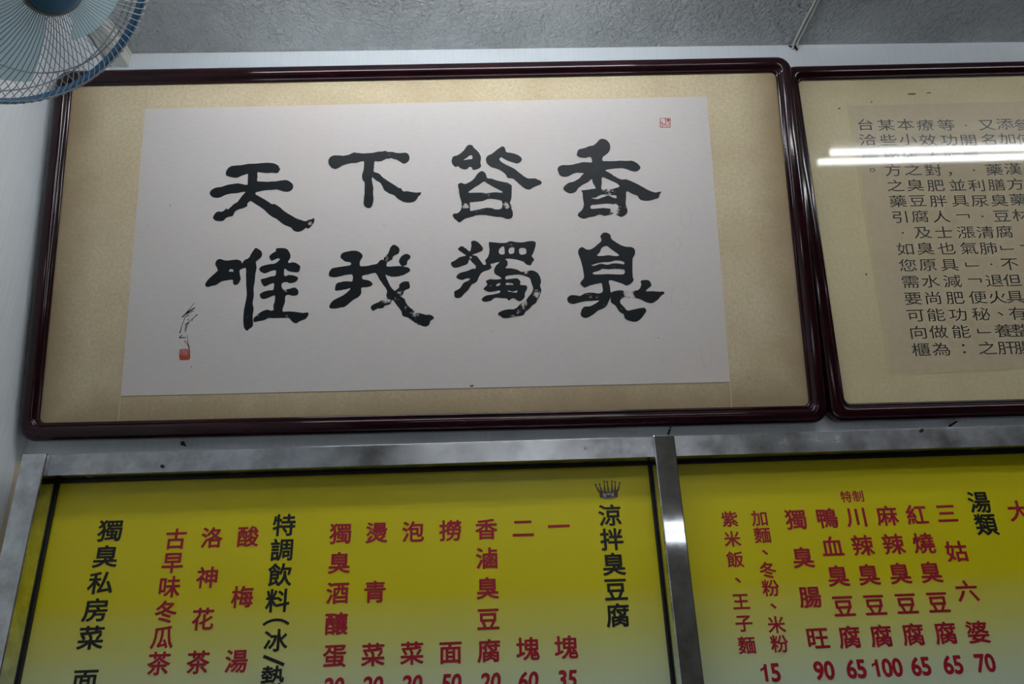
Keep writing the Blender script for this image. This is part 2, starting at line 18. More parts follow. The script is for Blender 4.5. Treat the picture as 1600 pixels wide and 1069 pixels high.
MENU1 = [["獨臭私房菜",-810.3,1720.5,-813.4,1511.3,53.5,46.5,"k"],["面",-811.0,1434.1,-811.0,1434.1,51.1,43.6,"k"],["古早味冬瓜茶",-671.0,1699.1,-671.7,1459.2,46.1,44.5,"r"],["洛神花茶",-595.9,1699.2,-594.9,1458.5,46.2,44.6,"r"],["酸梅湯",-520.6,1698.9,-519.5,1458.0,46.3,44.6,"r"],["特調飲料",-446.7,1719.9,-447.6,1568.7,50.2,47.5,"k"],["︵",-447.1,1527.8,-447.1,1527.8,54.4,44.8,"k"],["冰",-445.1,1493.4,-445.1,1493.4,48.3,44.1,"k"],["熱",-445.9,1425.8,-445.9,1425.8,47.5,43.8,"k"],["獨臭酒釀蛋",-326.2,1698.4,-325.5,1460.8,48.1,44.8,"r"],["燙青菜",-250.1,1697.8,-249.1,1459.9,48.2,44.9,"r"],["泡菜",-173.0,1697.3,-171.6,1459.9,48.3,44.9,"r"],["撈面",-93.9,1697.0,-94.4,1459.0,48.5,45.0,"r"],["香滷臭豆腐",-17.2,1697.4,-17.3,1458.6,48.6,45.1,"r"],["二塊",61.0,1697.0,60.8,1459.6,48.7,45.2,"r"],["一塊",137.9,1698.0,138.4,1459.6,48.8,45.2,"r"],["涼拌臭豆腐",249.5,1717.7,248.6,1516.0,51.0,47.6,"k"]]
PRICE1 = [["35",136.5,1401.0],["60",58.8,1401.0],["20",-16.1,1401.7],["50",-94.0,1402.6],["20",-171.0,1403.1],["20",-248.3,1403.7],["20",-324.8,1404.2]]
MENU2 = [["紫米飯、王子麵",507.9,1701.1,505.7,1450.3,37.4,34.5,"r"],["加麵、冬粉、米粉",573.5,1701.0,572.6,1450.7,37.5,34.5,"r"],["獨臭腸旺",651.9,1695.5,652.9,1458.5,48.2,44.3,"r"],["鴨血臭豆腐",719.9,1696.2,719.1,1457.9,48.3,44.4,"r"],["川辣臭豆腐",785.5,1696.7,784.8,1457.6,48.4,44.4,"r"],["麻辣臭豆腐",852.6,1696.9,851.6,1458.1,48.5,44.5,"r"],["紅燒臭豆腐",918.1,1696.6,919.2,1458.4,48.6,44.6,"r"],["三姑六婆",984.8,1698.0,986.4,1457.8,48.7,44.6,"r"],["湯類",1063.4,1719.4,1064.9,1671.6,50.2,48.8,"k"],["大",1145.8,1697.6,1145.8,1697.6,50.4,47.4,"r"],["特",771.5,1740.4,771.5,1740.4,25.9,26.3,"r"],["制",798.6,1740.8,798.6,1740.8,26.0,26.3,"r"]]
PRICE2 = [["15",544.6,1397.7],["90",653.4,1397.8],["65",719.5,1398.3],["100",782.3,1398.1],["65",851.9,1398.2],["65",918.1,1398.7],["70",984.3,1399.5]]
TEXT2 = [["台洽詢。",-439.1,747.6,-445.8,164.6,46.1,34.2],["某些秘方之藥引·如您需要可向櫃",-386.4,745.4,-396.8,164.2,46.1,34.2],["本小店之臭豆腐及臭原水尚能做為",-336.8,745.8,-348.9,163.9,46.1,34.2],["療效法對肥胖人士也具減肥功能：",-286.7,743.0,-295.6,163.2,46.2,34.2],["等功能，並具﹁漲氣﹂﹁便秘﹂之",-233.0,741.7,-240.3,163.1,46.2,34.2],["·開胃·利尿·清肺·退火、養肝",-183.5,739.5,-194.1,162.5,46.3,34.2],["又名　藥膳臭豆腐﹂不但具有整腸",-129.7,740.0,-154.7,162.0,46.3,34.3],["添加　漢方藥材　﹁",-82.9,741.2,-104.4,162.1,46.4,34.3],["參何",-39.1,737.8,-58.7,162.2,46.4,34.3]]
CROWN = [250.7,1768.0]
SLASH = [[-467.0,1464.8],[-424.5,1447.6]]
F1 = [[0.99999,0.0,-0.00524,-0.135],[-0.00097,0.98261,-0.18566,-0.045],[0.00514,0.18567,0.9826,1.915],[0.0,0.0,0.0,1.0]]
F2 = [[0.99996,0.00864,-0.00121,1.4],[-0.00873,0.99023,-0.13917,-0.042],[0.0,0.13917,0.99027,1.905],[0.0,0.0,0.0,1.0]]
CAM = [[0.999182,0.025761,-0.031186,0.0],[-0.019418,-0.37087,-0.928482,-1.6],[-0.035485,0.928327,-0.370067,1.5],[0.0,0.0,0.0,1.0]]
FAN = [[0.0935,0.60903,0.78762,-0.632],[0.99562,-0.05719,-0.07396,-0.882],[-0.0,0.79109,-0.61171,2.366],[0.0,0.0,0.0,1.0]]
PY = -0.03
BZ = [1.8307,1.8757]
PX = [[-0.9905,-0.9396],[0.3477,0.3947],[1.6859,1.7329]]
RIVETS = [[-0.6981,1.8429],[0.9453,1.8715]]

# ------------------------------------------------------------------ camera, world, exposure
cam_d = bpy.data.cameras.new('camera')
cam_d.sensor_width = 36.0
cam_d.lens = 1120.0 / 1600.0 * 36.0
cam_d.clip_start = 0.02
cam = bpy.data.objects.new('camera', cam_d)
COL.objects.link(cam)
cam.matrix_world = Matrix(CAM)
S.camera = cam
world = bpy.data.worlds.new('world')
S.world = world
world.use_nodes = True
world.node_tree.nodes['Background'].inputs[0].default_value = (0.5, 0.56, 0.62, 1)
world.node_tree.nodes['Background'].inputs[1].default_value = 0.02
S.view_settings.view_transform = 'Standard'
S.view_settings.look = 'None'
S.view_settings.gamma = 1.0
S.view_settings.use_curve_mapping = False
S.view_settings.exposure = 0.0
TUBE = 22.5            # strength of the fluorescent tubes
CEIL = 3.045
LEFT = -1.045
# fluorescent fittings: (x0, x1, y, z of the tubes, half the tube spacing, number of tubes, brightness of its tubes)
FITTINGS = [(-0.70, 0.48, -0.71, 2.85, .052, 2, 1.0), (1.36, 2.54, -1.285, 2.965, .055, 2, 1.0), (0.00, 1.18, -1.70, 2.90, .05, 2, .85),
            (-0.62, 0.58, -3.35, 2.64, .048, 2, .4), (0.72, 1.90, -3.50, 2.058, .048, 2, .13)]

# ------------------------------------------------------------------ helpers
def obj(name, me, mat, parent=None):
    o = bpy.data.objects.new(name, me)
    if mat is not None:
        me.materials.append(mat)
    COL.objects.link(o)
    if parent is not None:
        o.parent = parent
    return o
def bm_obj(name, bm, mat, parent=None, smooth=False):
    me = bpy.data.meshes.new(name)
    bmesh.ops.recalc_face_normals(bm, faces=bm.faces)
    bm.to_mesh(me); bm.free()
    if smooth:
        for p in me.polygons: p.use_smooth = True
        try: me.set_sharp_from_angle(angle=R_(38))
        except Exception: pass
    return obj(name, me, mat, parent)
def empty(name, M):
    o = bpy.data.objects.new(name, None)
    COL.objects.link(o)
    o.empty_display_size = 0.1
    o.matrix_world = M if isinstance(M, Matrix) else Matrix.Translation(M)
    return o
def tag(o, label=None, cat=None, group=None, kind=None):
    if label: o['label'] = label
    if cat: o['category'] = cat
    if group: o['group'] = group
    if kind: o['kind'] = kind
    return o
def box(bm, x0, x1, y0, y1, z0, z1, bev=0.0):
    r = bmesh.ops.create_cube(bm, size=1.0)
    for v in r['verts']:
        v.co = Vector(((x0+x1)/2 + v.co.x*(x1-x0), (y0+y1)/2 + v.co.y*(y1-y0), (z0+z1)/2 + v.co.z*(z1-z0)))
    if bev > 0:
        es = {e for v in r['verts'] for e in v.link_edges}
        bmesh.ops.bevel(bm, geom=list(es), offset=bev, segments=2, affect='EDGES', profile=0.5)
def quad_slab(bm, q, y0, y1):
    f = [bm.verts.new((x, y0, z)) for x, z in q]
    b = [bm.verts.new((x, y1, z)) for x, z in q]
    bm.faces.new(f); bm.faces.new(b[::-1])
    for i in range(4):
        j = (i+1) % 4
        bm.faces.new((f[i], b[i], b[j], f[j]))
def tube(bm, pts, r, n=6, closed=False, caps=True):
    pts = [Vector(p) for p in pts]
    m = len(pts)
    rings = []
    up = None
    for i, p in enumerate(pts):
        if closed: t = pts[(i+1) % m] - pts[i-1]
        else: t = pts[min(i+1, m-1)] - pts[max(i-1, 0)]
        t.normalize()
        if up is None:
            up = Vector((0, 0, 1)) if abs(t.z) < .9 else Vector((1, 0, 0))
        a = t.cross(up).normalized(); b = a.cross(t).normalized(); up = b
        rr = r[i] if isinstance(r, (list, tuple)) else r
        rings.append([bm.verts.new(p + a*rr*math.cos(2*math.pi*k/n) + b*rr*math.sin(2*math.pi*k/n)) for k in range(n)])
    for i in range(m if closed else m-1):
        A, B = rings[i], rings[(i+1) % m]
        for k in range(n):
            bm.faces.new((A[k], A[(k+1) % n], B[(k+1) % n], B[k]))
    if caps and not closed:
        bm.faces.new(rings[0][::-1]); bm.faces.new(rings[-1])
def lathe(bm, prof, n=48, axis_caps=True):
    """prof: (r, h) around local z"""
    rings = []
    for r, h in prof:
        if r < 1e-6: rings.append([bm.verts.new((0, 0, h))])
        else: rings.append([bm.verts.new((r*math.cos(2*math.pi*k/n), r*math.sin(2*math.pi*k/n), h)) for k in range(n)])
    for A, B in zip(rings, rings[1:]):
        for k in range(n):
            k2 = (k+1) % n
            if len(A) == 1 and len(B) == 1: continue
            if len(A) == 1: bm.faces.new((A[0], B[k], B[k2]))
            elif len(B) == 1: bm.faces.new((A[k], B[0], A[k2]))
            else: bm.faces.new((A[k], B[k], B[k2], A[k2]))

# ------------------------------------------------------------------ materials
class NT:
    def __init__(self, name):
        self.m = bpy.data.materials.new(name); self.m.use_nodes = True
        self.t = self.m.node_tree; self.n = self.t.nodes
        self.b = self.n['Principled BSDF']; self.out = self.n['Material Output']
    def node(self, ty, **kw):
        x = self.n.new(ty)
        for k, v in kw.items():
            if k.startswith('i_'): x.inputs[int(k[2:])].default_value = v
            else: setattr(x, k, v)
        return x
    def link(self, a, b): self.t.links.new(a, b)
    def set(self, **kw):
        for k, v in kw.items(): self.b.inputs[k.replace('_', ' ')].default_value = v
    def co(self, kind='Object'): return self.node('ShaderNodeTexCoord').outputs[kind]
    def noise(self, scale, detail=4, rough=.55, vec=None, stretch=None):
        x = self.node('ShaderNodeTexNoise'); x.inputs['Scale'].default_value = scale
        x.inputs['Detail'].default_value = detail; x.inputs['Roughness'].default_value = rough
        v = vec or self.co()
        if stretch:
            mp = self.node('ShaderNodeMapping'); mp.inputs['Scale'].default_value = stretch
            self.link(v, mp.inputs['Vector']); v = mp.outputs['Vector']
        self.link(v, x.inputs['Vector'])
        return x.outputs['Fac']
    def ramp(self, fac, stops):
        r = self.node('ShaderNodeValToRGB'); e = r.color_ramp.elements
        while len(e) < len(stops): e.new(.5)
        for k, (p, c) in zip(e, stops):
            k.position = p; k.color = c if len(c) == 4 else (*c, 1)
        self.link(fac, r.inputs['Fac']); return r.outputs['Color']
    def mix(self, fac, a, b, mode='MIX'):
        x = self.node('ShaderNodeMix', data_type='RGBA', blend_type=mode)
        for s, v in ((x.inputs[0], fac), (x.inputs[6], a), (x.inputs[7], b)):
            if isinstance(v, (int, float)): s.default_value = v
            elif isinstance(v, tuple): s.default_value = v if len(v) == 4 else (*v, 1)
            else: self.link(v, s)
        return x.outputs[2]
    def math(self, op, a, b=None, clamp=False):
        x = self.node('ShaderNodeMath', operation=op, use_clamp=clamp)
        for i, v in enumerate((a, b)):
            if v is None: continue
            if isinstance(v, (int, float)): x.inputs[i].default_value = v
            else: self.link(v, x.inputs[i])
        return x.outputs[0]
    def bump(self, h, strength, dist):
        x = self.node('ShaderNodeBump'); x.inputs['Strength'].default_value = strength; x.inputs['Distance'].default_value = dist
        self.link(h, x.inputs['Height']); self.link(x.outputs['Normal'], self.b.inputs['Normal']); return x
    def color(self, c): self.link(c, self.b.inputs['Base Color'])
def simple(name, c, rough=.5, metal=0.0, spec=None, coat=0.0):
    t = NT(name); t.set(Base_Color=(*c, 1), Roughness=rough, Metallic=metal)
    if spec is not None: t.b.inputs['Specular IOR Level'].default_value = spec
    if coat: t.b.inputs['Coat Weight'].default_value = coat; t.b.inputs['Coat Roughness'].default_value = .06
    n = t.noise(60, 3); t.color(t.mix(.12, (*c, 1), t.ramp(n, [(0.3, tuple(.6*k for k in c)), (.7, tuple(min(1, 1.3*k) for k in c))])))
    return t.m

def wallpaper(name, axis):
    t = NT(name); t.set(Roughness=.62)
    co = t.co()
    st = (150, 3, 4) if axis == 'x' else (3, 150, 4)
    ribs = t.noise(1.0, 3, .6, co, st)
    w = t.node('ShaderNodeTexWave', wave_type='BANDS', bands_direction='X' if axis == 'x' else 'Y')
    w.inputs['Scale'].default_value = 72; w.inputs['Distortion'].default_value = .35; w.inputs['Detail'].default_value = 1.0
    t.link(co, w.inputs['Vector'])
    h = t.math('ADD', t.math('MULTIPLY', w.outputs['Fac'], .6), ribs)
    t.color(t.ramp(h, [(.35, (.68, .73, .79)), (.75, (.80, .845, .885)), (1.0, (.84, .875, .91))]))
    t.bump(h, .35, .0006)
    return t.m
M_WALLX = wallpaper('ribbed_wallpaper_back', 'x')
M_WALLY = wallpaper('ribbed_wallpaper_side', 'y')

t = NT('textured_ceiling_plaster'); t.set(Roughness=.72)
co = t.co()
warp = t.node('ShaderNodeMix', data_type='RGBA', blend_type='ADD'); warp.inputs[0].default_value = .05
nz = t.node('ShaderNodeTexNoise'); nz.inputs['Scale'].default_value = 30; t.link(co, nz.inputs['Vector'])
t.link(co, warp.inputs[6]); t.link(nz.outputs['Color'], warp.inputs[7])
v = t.node('ShaderNodeTexVoronoi', feature='SMOOTH_F1'); v.inputs['Scale'].default_value = 75; v.inputs['Smoothness'].default_value = .6
t.link(warp.outputs[2], v.inputs['Vector'])
n2 = t.noise(150, 4, .6, warp.outputs[2])
fade = t.ramp(t.noise(3.2, 2), [(.35, (.35, .35, .35)), (.62, (1, 1, 1))])
h = t.math('MULTIPLY', t.math('ADD', t.math('MULTIPLY', v.outputs['Distance'], 1.1), t.math('MULTIPLY', n2, .9)), fade)
t.color(t.ramp(t.noise(5, 4), [(.3, (.62, .645, .65)), (.7, (.73, .755, .76))]))
t.bump(h, 1.0, .016)
M_CEIL = t.m

t = NT('mahogany_lacquer'); t.set(Roughness=.13); t.b.inputs['Specular IOR Level'].default_value = .38
g = t.noise(8, 5, .6, None, (1.5, 6, 6))
t.color(t.ramp(g, [(.3, (.008, .0018, .0035)), (.65, (.024, .0026, .0062)), (.85, (.042, .0042, .009))]))
t.link(t.math('ADD', t.math('MULTIPLY', t.noise(40, 4), .06), .05), t.b.inputs['Roughness'])
M_WOOD = t.m

def silk(name, a, b, spot, foxing):
    t = NT(name); t.set(Roughness=.75); t.b.inputs['Specular IOR Level'].default_value = .25
    weave = t.noise(125, 3, .75)
    base = t.ramp(weave, [(.32, a), (.68, b)])
    blot = t.ramp(t.noise(4.2, 5, .62), [(.45, (0, 0, 0)), (.72, (1, 1, 1))])
    base = t.mix(t.math('MULTIPLY', blot, foxing), base, spot)
    speck = t.ramp(t.noise(95, 2, .5), [(.70, (0, 0, 0)), (.76, (1, 1, 1))])
    area = t.ramp(t.noise(3.1, 3), [(.45, (0, 0, 0)), (.62, (1, 1, 1))])
    base = t.mix(t.math('MULTIPLY', t.math('MULTIPLY', speck, area), .45), base, (.24, .165, .09, 1))
    t.color(base); t.bump(weave, .25, .0006)
    return t
def edge_grime(t, x0, x1, z0, z1):
    """age toning that creeps in from the borders of the mount"""
    sp = t.node('ShaderNodeSeparateXYZ'); t.link(t.co(), sp.inputs[0])
    def dist(s, a, b): return t.math('MINIMUM', t.math('SUBTRACT', s, a), t.math('SUBTRACT', b, s))
    d = t.math('MINIMUM', dist(sp.outputs[0], x0, x1), t.math('SUBTRACT', sp.outputs[2], z0))
    d = t.math('ADD', d, t.math('MULTIPLY', t.math('SUBTRACT', t.noise(9, 5, .65), .5), .07))
    f = t.ramp(d, [(.0, (1, 1, 1)), (.016, (.85, .85, .85)), (.095, (0, 0, 0))])
    old = t.b.inputs['Base Color'].links[0].from_socket
    t.color(t.mix(t.math('MULTIPLY', f, .75), old, (.275, .19, .10, 1)))
t = silk('aged_gold_mount_silk', (.51, .42, .27), (.66, .56, .385), (.42, .31, .185, 1), .55)
edge_grime(t, -.858, .862, .03, .86)
M_MAT1 = t.m
M_MAT2 = silk('yellowed_mount_silk', (.655, .54, .355), (.77, .64, .43), (.57, .44, .26, 1), .45).m
t = NT('rice_paper'); t.set(Roughness=.8); t.b.inputs['Specular IOR Level'].default_value = .25
f = t.noise(55, 4, .6, None, (1, 1, 3.2)); b = t.noise(2.6, 5, .6)
c = t.ramp(f, [(.3, (.575, .53, .51)), (.7, (.61, .565, .545))])
c = t.mix(t.math('MULTIPLY', t.ramp(b, [(.5, (0, 0, 0)), (.75, (1, 1, 1))]), .35), c, (.60, .50, .43, 1))
sp = t.ramp(t.noise(70, 2), [(.765, (0, 0, 0)), (.79, (1, 1, 1))])
t.color(t.mix(t.math('MULTIPLY', sp, .5), c, (.36, .27, .20, 1)))
M_PAPER1 = t.m
t = NT('browned_rice_paper'); t.set(Roughness=.8); t.b.inputs['Specular IOR Level'].default_value = .25
f = t.noise(60, 4, .6); b = t.noise(3, 4)
c = t.ramp(f, [(.3, (.60, .475, .345)), (.7, (.66, .53, .39))])
t.color(t.mix(t.math('MULTIPLY', t.ramp(b, [(.45, (0, 0, 0)), (.7, (1, 1, 1))]), .4), c, (.55, .42, .28, 1)))
M_PAPER2 = t.m
M_SEAM = simple('pale_silk_seam', (.52, .435, .295), .75)
M_SEAM2 = simple('pale_yellow_seam', (.625, .525, .315), .75)
M_EDGE = simple('paper_edge_line', (.34, .26, .18), .8)
M_STAIN = simple('water_stain', (.50, .42, .36), .8)
M_SPECK = simple('brown_spot', (.17, .11, .07), .8)

def ink(name, base):
    t = NT(name); t.set(Base_Color=(*base, 1), Roughness=.42); t.b.inputs['Specular IOR Level'].default_value = .22
    at = t.node('ShaderNodeAttribute', attribute_name='wear')
    n1 = t.noise(330, 4, .75, None, (.4, 1, 1)); n2 = t.noise(200, 4, .7, None, (1, 1, .35))
    n = t.math('ADD', t.math('MULTIPLY', n1, .55), t.math('MULTIPLY', n2, .45))
    thr = t.math('ADD', t.math('MULTIPLY', at.outputs['Fac'], .60), .06)
    al = t.math('MULTIPLY', t.math('SUBTRACT', n, thr), 9, True)
    t.color(t.ramp(t.noise(14, 3), [(.4, base), (.62, tuple(1.0*k for k in base)), (.78, tuple(1.9*k for k in base))]))
    t.link(al, t.b.inputs['Alpha'])
    return t.m
M_INK = ink('brush_ink', (.0068, .0088, .0115))
M_SEAL = ink('cinnabar_seal', (.40, .055, .035))
M_INK2 = simple('clerk_ink', (.028, .030, .030), .6)
M_RED = simple('menu_red', (.37, .005, .024), .45)
M_BLACK = simple('menu_black', (.0065, .0065, .006), .45)

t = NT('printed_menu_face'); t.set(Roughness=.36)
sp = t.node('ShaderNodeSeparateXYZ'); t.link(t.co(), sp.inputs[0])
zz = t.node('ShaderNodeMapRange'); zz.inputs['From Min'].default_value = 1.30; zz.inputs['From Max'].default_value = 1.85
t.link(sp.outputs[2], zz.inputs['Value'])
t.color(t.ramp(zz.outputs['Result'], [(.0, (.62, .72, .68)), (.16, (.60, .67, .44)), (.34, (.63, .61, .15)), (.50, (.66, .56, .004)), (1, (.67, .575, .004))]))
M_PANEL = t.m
M_GASKET = simple('black_gasket', (.012, .011, .010), .6)

def steel(name, stretch, tint=(.60, .62, .63), rough=.3, rot=.25, k=1.0):
    t = NT(name); t.set(Metallic=1.0, Roughness=rough)
    br = t.noise(9, 4, .65, None, stretch)
    blot = t.noise(15, 5, .68)
    c = t.ramp(blot, [(.34, tuple(.66*k for k in tint)), (.47, tuple(.86*k for k in tint)), (.55, tint), (.70, tuple(min(1, 1.25*k) for k in tint))])
    spots = t.ramp(t.noise(46, 3, .6), [(.70, (1, 1, 1)), (.78, (.55, .53, .5))])
    t.color(t.mix(1.0, c, spots, 'MULTIPLY'))
    rr = t.math('ADD', t.math('ADD', t.math('MULTIPLY', br, .07*k), t.math('MULTIPLY', blot, .20*k)), .10*k)
    t.link(rr, t.b.inputs['Roughness'])
    tg = t.node('ShaderNodeTangent', direction_type='RADIAL', axis='Z'); t.link(tg.outputs[0], t.b.inputs['Tangent'])
    t.set(Anisotropic=.85); t.b.inputs['Anisotropic Rotation'].default_value = rot
    return t.m
M_STEELH = steel('brushed_steel_beam', (.5, 40, 60), (.50, .51, .54), rot=.25)
M_STEELV = steel('brushed_steel_post', (60, 40, .5), (.72, .75, .80), rot=0.0, k=.34)
M_CAULK = simple('yellowed_sealant', (.56, .47, .33), .7)
M_DUCT = simple('white_trunking_plastic', (.66, .66, .60), .45)
M_WIRE_W = simple('white_cable_sheath', (.62, .62, .58), .5)
M_DARK = simple('dark_iron', (.022, .022, .022), .45, .6)
M_FANWHITE = simple('plated_guard_wire', (.36, .39, .42), .3, .35)
M_FANBLUE = simple('blue_plastic', (.022, .135, .285), .35)
M_FANPALE = simple('pale_blue_plastic', (.30, .45, .52), .35)
M_FANGREY = simple('grey_plastic', (.27, .28, .27), .45)
t = NT('translucent_blue_blade'); t.set(Base_Color=(.68, .82, .87, 1), Roughness=.28)
tr = t.node('ShaderNodeBsdfTranslucent'); tr.inputs[0].default_value = (.78, .91, .95, 1)
tp = t.node('ShaderNodeBsdfTransparent'); tp.inputs[0].default_value = (.80, .92, .95, 1)
m1 = t.node('ShaderNodeMixShader'); m1.inputs[0].default_value = .42
t.link(t.b.outputs[0], m1.inputs[1]); t.link(tr.outputs[0], m1.inputs[2])
m2 = t.node('ShaderNodeMixShader'); m2.inputs[0].default_value = .34
t.link(m1.outputs[0], m2.inputs[1]); t.link(tp.outputs[0], m2.inputs[2]); t.link(m2.outputs[0], t.out.inputs['Surface'])
M_BLADE = t.m
t = NT('picture_glass')
gl = t.node('ShaderNodeBsdfGlossy'); gl.inputs['Roughness'].default_value = .045; gl.inputs['Color'].default_value = (1, 1, 1, 1)
t.bump(t.noise(2.5, 1), .03, .004); bn = [x for x in t.n if x.type == 'BUMP'][0]; t.link(bn.outputs[0], gl.inputs['Normal'])
tp = t.node('ShaderNodeBsdfTransparent'); tp.inputs[0].default_value = (.975, .985, .97, 1)
fr = t.node('ShaderNodeFresnel'); fr.inputs[0].default_value = 1.5
mx = t.node('ShaderNodeMixShader'); ge = t.node('ShaderNodeNewGeometry'); t.link(t.math('MULTIPLY', fr.outputs[0], t.math('SUBTRACT', 1.0, ge.outputs['Backfacing'])), mx.inputs[0]); t.link(tp.outputs[0], mx.inputs[1]); t.link(gl.outputs[0], mx.inputs[2])
t.link(mx.outputs[0], t.out.inputs['Surface'])
M_GLASS = t.m
_tubes = {}
def tube_material(k):
    if k not in _tubes:
        t = NT('lit_fluorescent_tube')
        t.set(Base_Color=(.9, .9, .9, 1)); t.b.inputs['Emission Color'].default_value = (.92, .965, 1.0, 1); t.b.inputs['Emission Strength'].default_value = TUBE*k
        _tubes[k] = t.m
    return _tubes[k]
M_ENAMEL = simple('white_enamel', (.80, .80, .78), .35)
t = NT('grey_floor_tiles'); t.set(Roughness=.4)
br = t.node('ShaderNodeTexBrick'); br.offset = 0; br.inputs['Scale'].default_value = 1.0
for k, v_ in (('Brick Width', .4), ('Row Height', .4), ('Mortar Size', .004)): br.inputs[k].default_value = v_
br.inputs['Color1'].default_value = (.20, .185, .165, 1); br.inputs['Color2'].default_value = (.175, .165, .15, 1); br.inputs['Mortar'].default_value = (.12, .11, .1, 1)
t.link(t.co(), br.inputs['Vector']); t.color(br.outputs['Color'])
M_FLOOR = t.m
M_ROOM = simple('dark_panelled_wall', (.13, .115, .095), .6)

# ------------------------------------------------------------------ room shell
ROOM_R, ROOM_F = 3.6, -3.62
def struct(name, x0, x1, y0, y1, z0, z1, mat):
    bm = bmesh.new(); box(bm, x0, x1, y0, y1, z0, z1)
    return tag(bm_obj(name, bm, mat), kind='structure')
struct('wall_back', LEFT-.1, ROOM_R+.1, 0, .1, 0, CEIL, M_WALLX)
struct('wall_left', LEFT-.1, LEFT, ROOM_F, 0, 0, CEIL, M_WALLY)
struct('wall_right', ROOM_R, ROOM_R+.1, ROOM_F, 0, 0, CEIL, M_ROOM)
struct('wall_front', LEFT-.1, ROOM_R+.1, ROOM_F-.1, ROOM_F, 0, CEIL, M_ROOM)
struct('floor', LEFT-.1, ROOM_R+.1, ROOM_F-.1, .1, -.1, 0, M_FLOOR)
struct('ceiling', LEFT-.1, ROOM_R+.1, ROOM_F-.1, .1, CEIL, CEIL+.1, M_CEIL)

# ------------------------------------------------------------------ fluorescent fittings
def fitting(x0, x1, y, z, sep, n, k, label, drop):
    r = empty('fluorescent_fitting', Vector(((x0+x1)/2, y, z)))
    tag(r, label, 'ceiling light' if drop else 'wall light', 'fluorescent fittings')
    L = (x1-x0)/2; hw = max(.03, sep-.008); top = min(.075, CEIL-z) if drop else .075
    bm = bmesh.new(); box(bm, -L-.03, L+.03, -hw, hw, .030, top, .004); bm_obj('housing', bm, M_ENAMEL, r)
    for s in ((-1, 1) if n == 2 else (0,)):
        bm = bmesh.new(); tube(bm, [(-L+.02, s*sep, 0), (L-.02, s*sep, 0)], .013, 14)
        bm_obj('tube_lamp', bm, tube_material(k), r, True)
        for e in (-1, 1):
            bm = bmesh.new(); xa, xb = sorted((e*(L-.02), e*(L+.012)))
            box(bm, xa, xb, s*sep-.015, s*sep+.015, -.018, .034, .003); bm_obj('lamp_holder', bm, M_ENAMEL, r)
    if drop and CEIL-z > .08:
        for s in (-1, 1):
            bm = bmesh.new(); tube(bm, [(s*L*.7, 0, .074), (s*L*.7, 0, CEIL-z)], .005, 8); bm_obj('hanging_rod', bm, M_ENAMEL, r)
    if not drop:
        r.rotation_euler.x = R_(90)
        bm = bmesh.new(); box(bm, -.2, .2, -.03, .03, .07, y-ROOM_F, .003); bm_obj('wall_bracket', bm, M_ENAMEL, r)
FL = ['white twin tube light hanging just in front of the black brush writing', 'white twin tube light mirrored in the glazed frame at right',
      'white twin tube light hanging behind the viewer', 'white twin tube light hanging across the room', 'white twin tube light fixed to the wall across the room']
for k, (a, lb) in enumerate(zip(FITTINGS, FL)): fitting(*a, lb, k < 4)

# ------------------------------------------------------------------ glyph meshes
_fc = bpy.data.curves.new('glyph_source', 'FONT'); _fo = bpy.data.objects.new('glyph_source', _fc); COL.objects.link(_fo)
_cache = {}
def glyph(ch, bold):
    k = (ch, bold)
    if ch == '1' and k not in _cache:      # flagged figure one
        w = .105
        _cache[k] = ([(.20, -.337), (.20+w+bold*1.6, -.337), (.20+w+bold*1.6, .35), (.225, .35), (.20, .235), (.03, .165), (.03, .06), (.20, .135)],
                     [(0, 1, 2, 3, 4, 7), (4, 5, 6, 7)])
    if k not in _cache:
        _fc.body = ch; _fc.size = 1.0; _fc.offset = min(0.0, bold); _fc.resolution_u = 3
        bpy.context.view_layer.update()
        dg = bpy.context.evaluated_depsgraph_get()
        me = bpy.data.meshes.new_from_object(_fo.evaluated_get(dg), depsgraph=dg)
        vs = [(v.co.x, v.co.y) for v in me.vertices]; fs = [tuple(p.vertices) for p in me.polygons]
        bpy.data.meshes.remove(me)
        nf = len(fs)
        if bold > 0:            # thicken with round-cornered edging, as in the rounded typeface
            cnt = {}
            for f in fs:
                for i in range(len(f)):
                    e = tuple(sorted((f[i], f[i-1]))); cnt[e] = cnt.get(e, 0)+1
            used = set()
            for (a, b), c in list(cnt.items()):
                if c != 1: continue
                (ax, ay), (bx, by) = vs[a], vs[b]
                L = math.hypot(bx-ax, by-ay)
                if L < 1e-7: continue
                nx, ny = -(by-ay)/L*bold, (bx-ax)/L*bold
                o = len(vs); vs += [(ax+nx, ay+ny), (ax-nx, ay-ny), (bx-nx, by-ny), (bx+nx, by+ny)]; fs.append((o, o+1, o+2, o+3))
                for k_ in (a, b):
                    if k_ in used: continue
                    used.add(k_); x_, y_ = vs[k_]; o = len(vs)
                    vs += [(x_+bold*math.cos(q*math.pi/4), y_+bold*math.sin(q*math.pi/4)) for q in range(8)]; fs.append(tuple(range(o, o+8)))
        if ch in '、·。：﹁﹂︵' and vs:
            cx = (min(v[0] for v in vs)+max(v[0] for v in vs))/2; cy = (min(v[1] for v in vs)+max(v[1] for v in vs))/2
        elif ch.isdigit():
            cx = 0.0; cy = .337
        else: cx, cy = .5, .38
        dep = [0.0]*len(vs)
        for i, f in enumerate(fs[nf:]):
            for v_ in f: dep[v_] = -(1+i % 23)*.000006
        _cache[k] = ([(a-cx, b-cy, d) for (a, b), d in zip(vs, dep)], fs)
    return _cache[k]
def add_glyph(V, Fc, ch, bold, x, z, sx, sz, y, slant=0.0):
    vs, fs = glyph(ch, bold); o = len(V)
    V.extend((x + p[0]*sx + slant*p[1]*sz, y + (p[2] if len(p) > 2 else 0.0), z + p[1]*sz) for p in vs)
    Fc.extend(tuple(i+o for i in f) for f in fs)
